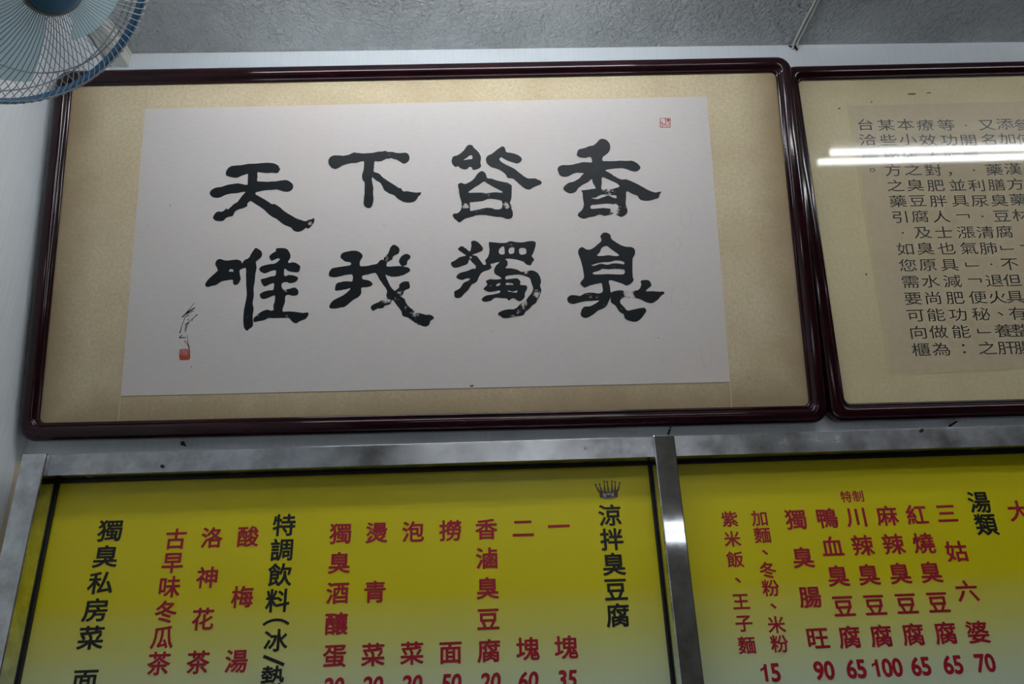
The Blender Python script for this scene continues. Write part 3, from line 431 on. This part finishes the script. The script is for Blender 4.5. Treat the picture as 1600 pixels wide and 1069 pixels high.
def text_mesh(name, V, Fc, mat, parent):
    me = bpy.data.meshes.new(name); me.from_pydata(V, [], Fc); me.update()
    return obj(name, me, mat, parent)
def column(name, row, n, mat, parent, y, bold, mm=.001):
    s, x0, z0, x1, z1, ex, ez = row[:7]
    V, Fc = [], []
    for i, ch in enumerate(s):
        if ch == '　': continue
        f = i/max(1, n-1)
        add_glyph(V, Fc, ch, bold, (x0+(x1-x0)*f)*mm, (z0+(z1-z0)*f)*mm, ex*mm, ez*mm, y)
    return text_mesh(name, V, Fc, mat, parent)
def price(s, x, z, mat, parent, y, h, slant=0.0):
    V, Fc = [], []
    wd = .0212 * h/.033
    for i, ch in enumerate(s):
        add_glyph(V, Fc, ch, .030, x*.001 + (i-len(s)/2)*wd + .0006, z*.001, h*.92/.70, h/.70, y, slant)
    return text_mesh('price_lettering', V, Fc, mat, parent)

# ------------------------------------------------------------------ picture frames
def rounded_path(q, ri, s, k=6):
    """loop offset outward by s from the opening quad q (TL, TR, BR, BL)"""
    out = []
    sg = [(-1, 1), (1, 1), (1, -1), (-1, -1)]
    a0 = [180, 90, 0, -90]
    r = ri + .55*max(s, 0)
    for (x, z), (sx, sz), a in zip(q, sg, a0):
        cx, cz = x + sx*(s-r), z + sz*(s-r)
        for i in range(k+1):
            t_ = R_(a - 90*i/k)
            out.append((cx + r*math.cos(t_), cz + r*math.sin(t_)))
    return out
def molding(name, q, ri, width, parent, back):
    prof = [(-.001, back), (-.001, .0015), (-.001, -.0045), (.0008, -.0066), (.0026, -.0070), (.0044, -.0060), (.0056, -.0072),
            (.0068, -.0108), (.0086, -.0133), (.0115, -.0146), (.0150, -.0151), (.0185, -.0150), (.0220, -.0142), (.0258, -.0120), (.0288, -.0082), (.0306, -.0035), (.0312, .002), (.0312, back)]
    k = width/.0312
    bm = bmesh.new(); rings = []
    for s, y in prof:
        rings.append([bm.verts.new((x, y, z)) for x, z in rounded_path(q, ri, s*k)])
    n = len(rings[0]); m = len(rings)
    for i in range(m):
        A, B = rings[i], rings[(i+1) % m]
        for j in range(n):
            j2 = (j+1) % n
            bm.faces.new((A[j], A[j2], B[j2], B[j]))
    o = bm_obj(name, bm, M_WOOD, parent, True)
    return o
def mmq(q): return [(x*.001, z*.001) for x, z in q]
def grow(q, d): return [(x+sx*d, z+sz*d) for (x, z), (sx, sz) in zip(q, [(-1, 1), (1, 1), (1, -1), (-1, -1)])]

def point_in(p, loops):
    x, y = p; c = False
    for L in loops:
        n = len(L); j = n-1
        for i in range(n):
            xi, yi = L[i]; xj, yj = L[j]
            if (yi > y) != (yj > y) and x < (xj-xi)*(y-yi)/(yj-yi)+xi: c = not c
            j = i
    return c
def catmull(L, step):
    out = []; n = len(L)
    for i in range(n):
        p0, p1, p2, p3 = (Vector(L[(i+k) % n]) for k in (-1, 0, 1, 2))
        m = max(1, int((p2-p1).length/step))
        for j in range(m):
            u = j/m
            out.append(.5*((2*p1) + (p2-p0)*u + (2*p0-5*p1+4*p2-p3)*u*u + (3*p1-p0-3*p2+p3)*u*u*u))
    return out
def rough_loop(L, amp, seed, dry):
    out = []
    for p in L:
        w = wear_at(p, dry)
        a = amp*(1+3.2*w)
        out.append((p.x + a*noise.noise((p.x*.55, p.y*.55, seed)) + .5*a*noise.noise((p.x*1.7, p.y*1.7, seed+9)),
                    p.y + a*noise.noise((p.x*.55, p.y*.55, seed+31)) + .5*a*noise.noise((p.x*1.7, p.y*1.7, seed+47))))
    return out
def wear_at(p, dry):
    w = 0.0
    for x, z, r, s in dry:
        d = math.hypot(p[0]-x, p[1]-z)/(r*1.25) + .35*noise.noise((p[0]*.12, p[1]*.12, 7.7))
        if d < 1: w = max(w, s*(1-max(d, 0)**2))
    return w
def ink_mesh(name, pieces, dry, y, mat, parent, seed=0):
    V, Fc, Wr = [], [], []
    for pi, loops in enumerate(pieces):
        Ls = [rough_loop(catmull(L, 1.1), .62, seed+pi*3.1, dry) for L in loops]
        co, ed = [], []
        for L in Ls:
            o = len(co); co += [Vector(p) for p in L]
            ed += [(o+i, o+(i+1) % len(L)) for i in range(len(L))]
        xs = [c.x for c in co]; zs = [c.y for c in co]; g = 3.2
        gx = min(xs)
        while gx < max(xs):
            gz = min(zs)
            while gz < max(zs):
                q = (gx + .4*math.sin(gz*3), gz)
                if point_in(q, Ls): co.append(Vector(q))
                gz += g
            gx += g
        r = geometry.delaunay_2d_cdt(co, ed, [], 1, .02)
        o = len(V)
        for v in r[0]:
            V.append((v.x*.001, y - pi*.00002, v.y*.001)); Wr.append(wear_at((v.x, v.y), dry))
        for f in r[2]:
            cx = sum(r[0][i].x for i in f)/len(f); cz = sum(r[0][i].y for i in f)/len(f)
            if point_in((cx, cz), Ls): Fc.append(tuple(i+o for i in f))
    me = bpy.data.meshes.new(name); me.from_pydata(V, [], Fc); me.update()
    at = me.attributes.new('wear', 'FLOAT', 'POINT')
    for i, w in enumerate(Wr): at.data[i].value = w
    return obj(name, me, mat, parent)
def stroke_mesh(name, strokes, y, mat, parent, wear=0.0, fat=1.0):
    V, Fc = [], []
    for si, st in enumerate(strokes):
        P_ = [Vector(p[:2]) for p in st]; W_ = [p[2]/2*fat for p in st]
        pts, wd = [], []
        for i in range(len(P_)-1):
            for j in range(5):
                u = j/5; pts.append(P_[i].lerp(P_[i+1], u)); wd.append(W_[i]*(1-u)+W_[i+1]*u)
        pts.append(P_[-1]); wd.append(W_[-1])
        o = len(V); n = len(pts)
        for i, p in enumerate(pts):
            d = (pts[min(n-1, i+1)]-pts[max(0, i-1)]).normalized(); nn = Vector((-d.y, d.x))
            w = wd[i]*(1+.25*noise.noise((p.x, p.y, 3.3)))
            for s in (1, -1):
                q = p+nn*w*s; V.append((q.x*.001, y-si*.00001, q.y*.001))
        for i in range(n-1): Fc.append((o+2*i, o+2*i+1, o+2*i+3, o+2*i+2))
    me = bpy.data.meshes.new(name); me.from_pydata(V, [], Fc); me.update()
    at = me.attributes.new('wear', 'FLOAT', 'POINT')
    for a in at.data: a.value = wear
    return obj(name, me, mat, parent)
def ring_mesh(name, cx, cz, rx, rz, w, y, mat, parent, seed):
    V, Fc = [], []; n = 48
    for i in range(n):
        a = 2*math.pi*i/n
        k = 1 + .16*noise.noise((math.cos(a)*1.6, math.sin(a)*1.6, seed))
        for s in (-.5, .5):
            ww = w*(.7+.6*abs(noise.noise((a, seed, 2))))
            V.append(((cx+(rx*k+s*ww)*math.cos(a))*.001, y, (cz+(rz*k+s*ww)*math.sin(a))*.001))
    for i in range(n):
        j = (i+1) % n; Fc.append((2*i, 2*i+1, 2*j+1, 2*j))
    me = bpy.data.meshes.new(name); me.from_pydata(V, [], Fc); me.update(); return obj(name, me, mat, parent)
def dot_mesh(name, cx, cz, rx, rz, y, mat, parent, seed):
    V = []
    for i in range(14):
        a = 2*math.pi*i/14; k = 1+.5*noise.noise((math.cos(a)*1.5, math.sin(a)*1.5, seed))
        V.append(((cx+rx*.6*k*math.cos(a))*.001, y, (cz+rz*.6*k*math.sin(a))*.001))
    me = bpy.data.meshes.new(name); me.from_pydata(V, [], [tuple(range(14))]); me.update(); return obj(name, me, mat, parent)

# --- the large calligraphy frame
f1 = empty('framed_calligraphy', Matrix(F1))
tag(f1, 'large dark mahogany frame holding eight big black brush characters on pale paper', 'picture frame', 'framed writings on the back wall')
q1 = mmq(OPEN1)
molding('frame_molding', q1, .014, .0385, f1, .026)
bm = bmesh.new(); quad_slab(bm, grow(q1, .006), .003, .022); bm_obj('backing_board', bm, M_DUCT, f1)
# mount: gridded so that its upper edge can sag a little, as the silk does in the photograph
bm = bmesh.new()
NX, NZ = 60, 12
qq = grow(q1, .004); grid = []
for i in range(NX+1):
    row = []
    for j in range(NZ+1):
        u, w = i/NX, j/NZ
        top = Vector(qq[0]).lerp(Vector(qq[1]), u); bot = Vector(qq[3]).lerp(Vector(qq[2]), u)
        p = bot.lerp(top, w)
        row.append(bm.verts.new((p.x, 0.0, p.y)))
    grid.append(row)
for i in range(NX):
    for j in range(NZ): bm.faces.new((grid[i][j], grid[i+1][j], grid[i+1][j+1], grid[i][j+1]))
g = bmesh.ops.extrude_face_region(bm, geom=list(bm.faces))
for v in g['geom']:
    if isinstance(v, bmesh.types.BMVert): v.co.y += .0025
mt = bm_obj('silk_mount', bm, M_MAT1, f1)
for (x0, z0), (x1, z1) in (((-.6736, .7911), (-.672, .856)), ((.6897, .7939), (.692, .857)), ((.680, .0848), (.678, .026)), ((-.6846, .0982), (-.687, .041))):
    bm = bmesh.new(); w = .0011
    quad_slab(bm, [(x0-w, z0), (x0+w, z0), (x1+w, z1), (x1-w, z1)], -.0004, .0005); bm_obj('silk_seam', bm, M_SEAM, mt)
pq = mmq(PAPER1)
bm = bmesh.new(); quad_slab(bm, pq, -.0007, .0004); pap = bm_obj('paper_sheet', bm, M_PAPER1, f1)
tag(pap, 'pale grey sheet with eight brush characters')
bm = bmesh.new(); e = .0011
(xa, za), (xb, zb) = pq[3], pq[2]
quad_slab(bm, [(xa, za), (xb, zb), (xb, zb-e), (xa, za-e)], -.0006, .0005); bm_obj('paper_edge', bm, M_EDGE, pap)
for i, (pieces, dry) in enumerate(INK):
    ink_mesh('ink_character', pieces, dry, -.0010, M_INK, pap, i*7.7)
for q in SIG[-2:]: stroke_mesh('ink_speck', [q], -.0010, M_INK, pap)
tag(stroke_mesh('signature', SIG[:-2], -.0010, M_INK, pap, .1, 1.6), 'thin black brush signature')
tag(stroke_mesh('seal_stamp', SEALA, -.0010, M_SEAL, pap, .35, 1.15), 'solid red square seal under the signature')
tag(stroke_mesh('seal_stamp', SEALB, -.0010, M_SEAL, pap, .5), 'small outlined red seal at the top right corner')
for i, (cx, cz, rx, rz) in enumerate(STAIN): ring_mesh('water_stain', cx, cz, rx, rz, .9, -.0009, M_STAIN, pap, i*5.1)
for i, (cx, cz, rx, rz) in enumerate(SPECK): dot_mesh('brown_spot', cx, cz, rx, rz, -.0009, M_SPECK, pap, i*3.3)

# --- the second frame, glazed
f2 = empty('framed_text', Matrix(F2))
tag(f2, 'glazed dark frame at right with rows of small black handwriting on yellowed silk', 'picture frame', 'framed writings on the back wall')
RIGHT2 = .62
q2 = [(-.5965, .8778), (RIGHT2, .881), (RIGHT2-.01, .036), (-.5966, .0411)]
molding('frame_molding', q2, .014, .0385, f2, .024)
bm = bmesh.new(); quad_slab(bm, grow(q2, .006), .003, .020); bm_obj('backing_board', bm, M_DUCT, f2)
bm = bmesh.new(); quad_slab(bm, grow(q2, .004), 0, .0025); mt2 = bm_obj('silk_mount', bm, M_MAT2, f2)
p2 = [(-.4684, .8027), (.50, .806), (.49, .128), (-.4723, .1109)]
bm = bmesh.new(); quad_slab(bm, p2, -.0007, .0004); pap2 = bm_obj('paper_sheet', bm, M_PAPER2, f2)
for a, b in ((p2[0], p2[3]),):
    bm = bmesh.new(); quad_slab(bm, [(a[0]-.009, a[1]+.009), (a[0], a[1]), (b[0], b[1]), (b[0]-.009, b[1]-.006)], -.0004, .0005)
    bm_obj('silk_seam', bm, M_SEAM2, mt2)
bm = bmesh.new(); quad_slab(bm, [(p2[3][0]-.009, p2[3][1]), (p2[2][0], p2[2][1]), (p2[2][0], p2[2][1]-.006), (p2[3][0]-.009, p2[3][1]-.006)], -.0005, .0005)
bm_obj('silk_seam', bm, M_SEAM2, mt2)
for row in TEXT2:
    for i, ch in enumerate(row[0]):
        f = i/14
        if ch != '　':
            column('punctuation_mark' if ch in '·、，。：﹁﹂' else 'handwritten_character', [ch, row[1]+(row[3]-row[1])*f, row[2]+(row[4]-row[2])*f, 0, 0, row[5], row[6]], 1, M_INK2, pap2, -.0011, 0.0)
for i, (cx, cz, rx, rz) in enumerate([(-305, 832, 14, 3.4), (-262, 834, 8, 2.4), (-413, 812, 3, 3), (-499, 795, 4, 3), (-497, 352, 2.5, 4), (-459, 297, 8, 4.5)]):
    dot_mesh('brown_spot', cx, cz, rx*1.4, rz*1.4, -.0006, M_SPECK, mt2, i*2.7+1)
bm = bmesh.new(); quad_slab(bm, grow(q2, .003), -.0048, -.0028); bm_obj('glass_pane', bm, M_GLASS, f2)

# ------------------------------------------------------------------ stainless menu frame
fr = empty('steel_menu_frame', Vector((.3, 0, .9)))
tag(fr, 'brushed stainless steel frame of posts and top beam holding the yellow menus', 'menu frame')
YB, YP = -.080, -.090
Z0 = .95
def fbox(name, x0, x1, y0, y1, z0, z1, mat, bev=.0015):
    bm = bmesh.new(); box(bm, x0-.3, x1-.3, y0, y1, z0-.9, z1-.9, bev)
    return bm_obj(name, bm, mat, fr)
POSTS = PX
fbox('top_beam', -.975, 1.74, YB, -.001, BZ[0], BZ[1], M_STEELH, .0006)
for x0, x1 in POSTS: fbox('post', x0, x1, YP, -.001, Z0, BZ[1]+.001, M_STEELV, .003)
fbox('bottom_beam', -.975, 1.74, YB, -.001, Z0, Z0+.045, M_STEELH, .0006)
for x, z in RIVETS:
    bm = bmesh.new(); tube(bm, [(x-.3, YB+.001, z-.9), (x-.3, YB-.0035, z-.9)], .0035, 10); bm_obj('rivet_hole', bm, M_DARK, fr)

# ------------------------------------------------------------------ menus
def menu(name, label, x0, x1, cols, prices):
    r = empty(name, Vector(((x0+x1)/2, PY, Z0+.045)))
    tag(r, label, 'menu board', 'yellow menu boards in the steel frame')
    dx, dz = r.location.x, r.location.z
    ztop = BZ[0]-.0008
    bm = bmesh.new(); box(bm, x0-dx, x1-dx, 0, -PY-.0008, 0, ztop-dz)
    pn = bm_obj('panel', bm, None, r)
    pn.matrix_parent_inverse = Matrix.Identity(4)
    # keep the print anchored in wall height: shift mesh so object space equals world space
    for v in pn.data.vertices: v.co += Vector((dx, PY, dz))
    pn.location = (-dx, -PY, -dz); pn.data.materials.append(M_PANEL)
    def sub(o): o.location = (-dx, -PY, -dz); return o
    bm = bmesh.new(); g = .0042
    for a in ((x0, x0+g, Z0+.045, ztop), (x1-g, x1, Z0+.045, ztop), (x0+g, x1-g, ztop-.0065, ztop)):
        box(bm, a[0], a[1], PY-.006, PY-.0001, a[2], a[3])
    sub(bm_obj('gasket', bm, M_GASKET, r))
    for row in cols:
        black = row[7] == 'k'
        n = len(row[0])
        for i, ch in enumerate(row[0]):
            f = i/max(1, n-1); c = [ch, row[1]+(row[3]-row[1])*f, row[2]+(row[4]-row[2])*f, 0, 0, row[5], row[6]]
            column('heading_lettering' if black else 'dish_lettering', c, 1, M_BLACK if black else M_RED, pn, PY-.0006, 0.021 if row[5] > 40 else .018)
    return r, pn, sub
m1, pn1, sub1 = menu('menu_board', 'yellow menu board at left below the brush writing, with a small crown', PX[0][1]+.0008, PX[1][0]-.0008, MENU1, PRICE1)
for s, x, z in PRICE1: price(s, x, z, M_RED, pn1, PY-.0006, .031, .13)
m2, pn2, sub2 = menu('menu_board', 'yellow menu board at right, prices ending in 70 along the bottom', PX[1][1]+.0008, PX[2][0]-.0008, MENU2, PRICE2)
for s, x, z in PRICE2: price(s, x, z, M_RED, pn2, PY-.0006, .0325, 0.0)
# slanted stroke between the two drink words
(xa, za), (xb, zb) = [(a*.001, b*.001) for a, b in SLASH]
bm = bmesh.new(); d = Vector((xb-xa, zb-za)).normalized(); nn = Vector((-d.y, d.x))*.0031
vs = [bm.verts.new((p[0]+s*nn.x, PY-.0006, p[1]+s*nn.y)) for p, s in (((xa, za), 1), ((xa, za), -1), ((xb, zb), -1), ((xb, zb), 1))]
bm.faces.new(vs); bm_obj('heading_lettering', bm, M_BLACK, pn1)
# little printed crown
M_CROWN = simple('printed_crown_bronze', (.115, .075, .050), .5)
M_CROWNL = simple('printed_crown_silver', (.46, .42, .36), .5)
cx, cz = CROWN[0]*.001, CROWN[1]*.001
def flat(name, polys, mat, y, parent):
    V, Fc = [], []
    for p in polys:
        o = len(V); V += [(cx+a*.001, y, cz+b*.001) for a, b in p]; Fc.append(tuple(range(o, o+len(p))))
    me = bpy.data.meshes.new(name); me.from_pydata(V, [], Fc); me.update(); return obj(name, me, mat, parent)
arc = lambda y0, sag: [(x_, y0-sag*(1-(x_/19.5)**2)) for x_ in (-19.5, -12, -5, 5, 12, 19.5)]
body = [(-21, 3)] + arc(-12, 4.5)[0:] + [(21.5, 4), (10, 1), (0, 0), (-10, 1)]
pol = [body]
for bx, tx, tz in ((-20, -27, 15), (-14.5, -18, 16), (-8, -7.5, 21), (0, -1, 20), (8, 9.5, 21), (14.5, 16.5, 19), (20, 26.5, 17)):
    pol.append([(bx-2.6, .5), (bx+2.6, .5), (tx+.8, tz), (tx-.8, tz)])
    pol.append([(tx+2.1*math.cos(a*math.pi/4), tz+1.2+2.1*math.sin(a*math.pi/4)) for a in range(8)])
flat('crown_print', pol, M_CROWN, PY-.0006, pn1)
flat('crown_print', [[(-13, -2), (-6, -4), (-6, -11), (-12, -10)], [(-4, -3), (4, -3), (4, -7), (-4, -7)], [(6, -3), (11, -2), (11, -9), (6, -11)], [(-14, -13), (0, -15.5), (14, -13), (14, -12), (0, -14), (-14, -12)]], M_CROWNL, PY-.0007, pn1)

# ------------------------------------------------------------------ small things on the wall and ceiling
bm = bmesh.new(); n = 24; V = []
for i in range(n+1):
    z = .95+(BZ[1]+.001-.95)*i/n
    yy = -.017-.004*noise.noise((i*.9, 1, 7))
    V.append([bm.verts.new((LEFT+.0005, yy-.004, z)), bm.verts.new((LEFT+.02, yy, z)), bm.verts.new((PX[0][0]-.0005, yy, z)), bm.verts.new((PX[0][0]-.0005, -.001, z)), bm.verts.new((LEFT+.0005, -.001, z))])
for A, B in zip(V, V[1:]):
    for k in range(5): bm.faces.new((A[k], A[(k+1) % 5], B[(k+1) % 5], B[k]))
bm.faces.new(V[0]); bm.faces.new(V[-1][::-1])
tag(bm_obj('trim_1', bm, M_CAULK, None, True), kind='structure')

r = empty('cable_trunking', Vector((LEFT+.03, 0, CEIL)))
tag(r, 'white square plastic trunking running along the ceiling beside the left wall', 'cable trunking')
bm = bmesh.new(); box(bm, -.022, .026, ROOM_F+.02, -.001, -.049, -.012, .0015); bm_obj('trunking_body', bm, M_DUCT, r)
bm = bmesh.new(); box(bm, -.0235, .0275, ROOM_F+.02, -.001, -.012, -.0003, .0015); bm_obj('trunking_lid', bm, M_DUCT, r)

r = empty('ceiling_cable', Vector((.9055, 0, CEIL)))
tag(r, 'thin white twin cable running along the ceiling towards the viewer', 'cable')
for dx in (-.0042, .0052):
    bm = bmesh.new()
    pts = [(dx*1.7, -.001, -.016), (dx*1.2, -.008, -.010)] + [(dx + .0012*noise.noise((k*.8, dx*900, 4)), -.02-k*.03, -.0036-.001*noise.noise((k, 3, dx*500))) for k in range(38)]
    tube(bm, pts, .0034, 8); bm_obj('cable_core', bm, M_WIRE_W, r, True)
bm = bmesh.new(); tube(bm, [(-.016, -.003, -.006), (-.006, -.006, -.013), (.003, -.006, -.012)], .0024, 6); tube(bm, [(.002, -.004, -.006), (.001, -.007, -.018), (.006, -.005, -.024)], .003, 6)
tag(bm_obj('cable_knot', bm, M_DARK, r, True), 'dark knotted end at the wall')

def eyelet(x, z, label, ang):
    r = empty('screw_eye', Vector((x, 0, z)))
    tag(r, label, 'screw', 'screws under the picture frames')
    bm = bmesh.new(); d = Vector((math.sin(ang)*.012, -.022, math.cos(ang)*.012)); tube(bm, [(0, .004, 0), d], .0024, 8); bm_obj('shank', bm, M_DARK, r, True)
    bm = bmesh.new(); c = d*1.12
    tube(bm, [(c.x+.0048*math.cos(2*math.pi*k/14), c.y, c.z+.0048*math.sin(2*math.pi*k/14)) for k in range(14)], .0011, 6, True); bm_obj('ring', bm, M_DUCT, r, True)
eyelet(.4042, 1.898, 'small dark screw eye above the middle steel post', .15)
eyelet(1.0618, 1.898, 'small dark screw eye under the glazed frame', .9)
r = empty('wall_nail', Vector((-.6907, 0, 1.9065)))
tag(r, 'small dark nail under the lower left of the large frame', 'nail', 'screws under the picture frames')
bm = bmesh.new(); tube(bm, [(0, .004, 0), (.001, -.016, .001)], .0022, 8); bm_obj('shank', bm, M_DARK, r, True)
bm = bmesh.new(); tube(bm, [(.001, -.016, .001), (.001, -.0185, .001)], .005, 10); bm_obj('nail_cap', bm, M_DARK, r, True)

# ------------------------------------------------------------------ wall fan
MF = Matrix(FAN)
wall_pt = Vector((LEFT, MF.translation.y+.012, MF.translation.z+.10))
fan = empty('wall_fan', wall_pt)
tag(fan, 'pale blue electric fan with white wire guard mounted high on the left wall', 'fan')
bpy.context.view_layer.update()
LOC = fan.matrix_world.inverted() @ MF
def head(name, bm, mat, smooth=True):
    o = bm_obj(name, bm, mat, fan, smooth); o.matrix_local = LOC; return o
RR = .2030
bm = bmesh.new(); ring = []
for k in range(96):
    a = 2*math.pi*k/96
    prof = [(RR-.0015, .0048), (RR+.0022, .0055), (RR+.0042, .003), (RR+.0042, -.004), (RR+.0022, -.0065), (RR-.0015, -.0055)]
    ring.append([bm.verts.new((r_*math.cos(a), r_*math.sin(a), h_)) for r_, h_ in prof])
for A, B in zip(ring, ring[1:]+ring[:1]):
    for k in range(6): bm.faces.new((A[k], A[(k+1) % 6], B[(k+1) % 6], B[k]))
head('guard_ring', bm, M_FANBLUE)
def guard(name, prof, n, rw, circles, mat, twist=0.0, off=0.0):
    bm = bmesh.new()
    for k in range(n):
        a = 2*math.pi*(k+off)/n
        tube(bm, [(r_*math.cos(a+twist*(i/(len(prof)-1))), r_*math.sin(a+twist*(i/(len(prof)-1))), h_) for i, (r_, h_) in enumerate(prof)], rw, 5)
    for r_, h_, w in circles:
        tube(bm, [(r_*math.cos(2*math.pi*k/80), r_*math.sin(2*math.pi*k/80), h_) for k in range(80)], w, 6, True)
    return head(name, bm, mat)
fprof = [(.044, .088), (.07, .0875), (.10, .082), (.131, .072), (.16, .056), (.185, .035), (.199, .017), (.2042, .0095), (.2050, .004)]
guard('front_guard', fprof, 108, .0007, [(.131, .0705, .0011), (.1965, .0175, .0012)], M_FANWHITE)
rprof = [(.2040, -.003), (.2036, -.0085), (.199, -.016), (.185, -.036), (.16, -.052), (.12, -.066), (.07, -.074), (.055, -.075)]
guard('rear_guard', rprof, 96, .0007, [(.135, -.062, .0011), (.197, -.021, .0012)], M_FANWHITE, .0, .3)
bm = bmesh.new(); lathe(bm, [(.0, .101), (.015, .1005), (.028, .0985), (.037, .0955), (.0415, .0915), (.0425, .088), (.0425, .084), (.0, .084)]); head('guard_badge', bm, M_FANBLUE)
bm = bmesh.new(); lathe(bm, [(.0425, .0895), (.0455, .0893), (.0467, .0870), (.0467, .0830), (.0440, .0820), (.0425, .0845), (.0425, .0895)]); head('badge_rim', bm, M_FANGREY)
bm = bmesh.new(); lathe(bm, [(.0, .036), (.014, .035), (.026, .030), (.031, .022), (.032, -.022), (.0, -.022)], 36); head('hub', bm, M_FANPALE)
def blade_bm():
    bm = bmesh.new(); nu, nv = 22, 14
    lo = [(.030, 13), (.08, 10), (.130, 5.4), (.145, -.3), (.155, -2.7), (.161, -2.3)]     # edge with the rounded corner: r, degrees
    hi = [(.030, 117), (.06, 111), (.098, 102.5), (.123, 94), (.146, 88), (.168, 83)]      # long straight edge
    def lerp_edge(E, u):
        p = u*(len(E)-1); i = min(int(p), len(E)-2); f = p-i
        return E[i][0]*(1-f)+E[i+1][0]*f, E[i][1]*(1-f)+E[i+1][1]*f
    tops, bots = [], []
    for i in range(nu+1):
        a, b = [], []
        for j in range(nv+1):
            u, v_ = i/nu, j/nv
            r0, t0 = lerp_edge(lo, u); r1, t1 = lerp_edge(hi, u)
            r_ = r0*(1-v_)+r1*v_
            r_ += u*u*(.0035*math.sin(math.pi*min(1, v_*1.5)) - .006*max(0, 1-v_*9))
            t_ = R_(t0*(1-v_)+t1*v_)
            h_ = (.016-.034*(1-v_))*(.35+.65*u) + .004*math.sin(math.pi*v_)
            p = Vector((r_*math.cos(t_), r_*math.sin(t_), h_))
            a.append(bm.verts.new(p)); b.append(bm.verts.new(p-Vector((0, 0, .0016))))
        tops.append(a); bots.append(b)
    for i in range(nu):
        for j in range(nv):
            bm.faces.new((tops[i][j], tops[i+1][j], tops[i+1][j+1], tops[i][j+1]))
            bm.faces.new((bots[i][j], bots[i][j+1], bots[i+1][j+1], bots[i+1][j]))
    for i in range(nu):
        bm.faces.new((tops[i][0], bots[i][0], bots[i+1][0], tops[i+1][0])); bm.faces.new((tops[i][nv], tops[i+1][nv], bots[i+1][nv], bots[i][nv]))
    for j in range(nv):
        bm.faces.new((tops[0][j], tops[0][j+1], bots[0][j+1], bots[0][j])); bm.faces.new((tops[nu][j], bots[nu][j], bots[nu][j+1], tops[nu][j+1]))
    return bm
b0 = head('blade', blade_bm(), M_BLADE)
for k in (1, 2):
    o = b0.copy(); COL.objects.link(o); o.parent = fan; o.matrix_local = LOC @ Matrix.Rotation(R_(120*k), 4, 'Z')
bm = bmesh.new(); lathe(bm, [(.0, -.062), (.050, -.064), (.060, -.072), (.064, -.085), (.062, -.150), (.052, -.178), (.030, -.190), (.0, -.192)], 40); head('motor_housing', bm, M_FANPALE)
bm = bmesh.new(); tube(bm, [(0, 0, -.06), (0, 0, -.02)], .006, 10); head('shaft', bm, M_DARK)
back = LOC @ Vector((0, 0, -.17))
bm = bmesh.new(); tube(bm, [(.012, 0, -.02), (.06, 0, -.03), tuple((Vector((.10, 0, -.02))+back)*.5), tuple(back)], [.022, .020, .019, .022], 14); bm_obj('arm', bm, M_FANPALE, fan, True)
bm = bmesh.new(); box(bm, .0, .016, -.045, .045, -.085, .055, .006); bm_obj('wall_plate', bm, M_FANPALE, fan, True)

bpy.data.objects.remove(_fo); bpy.data.curves.remove(_fc)
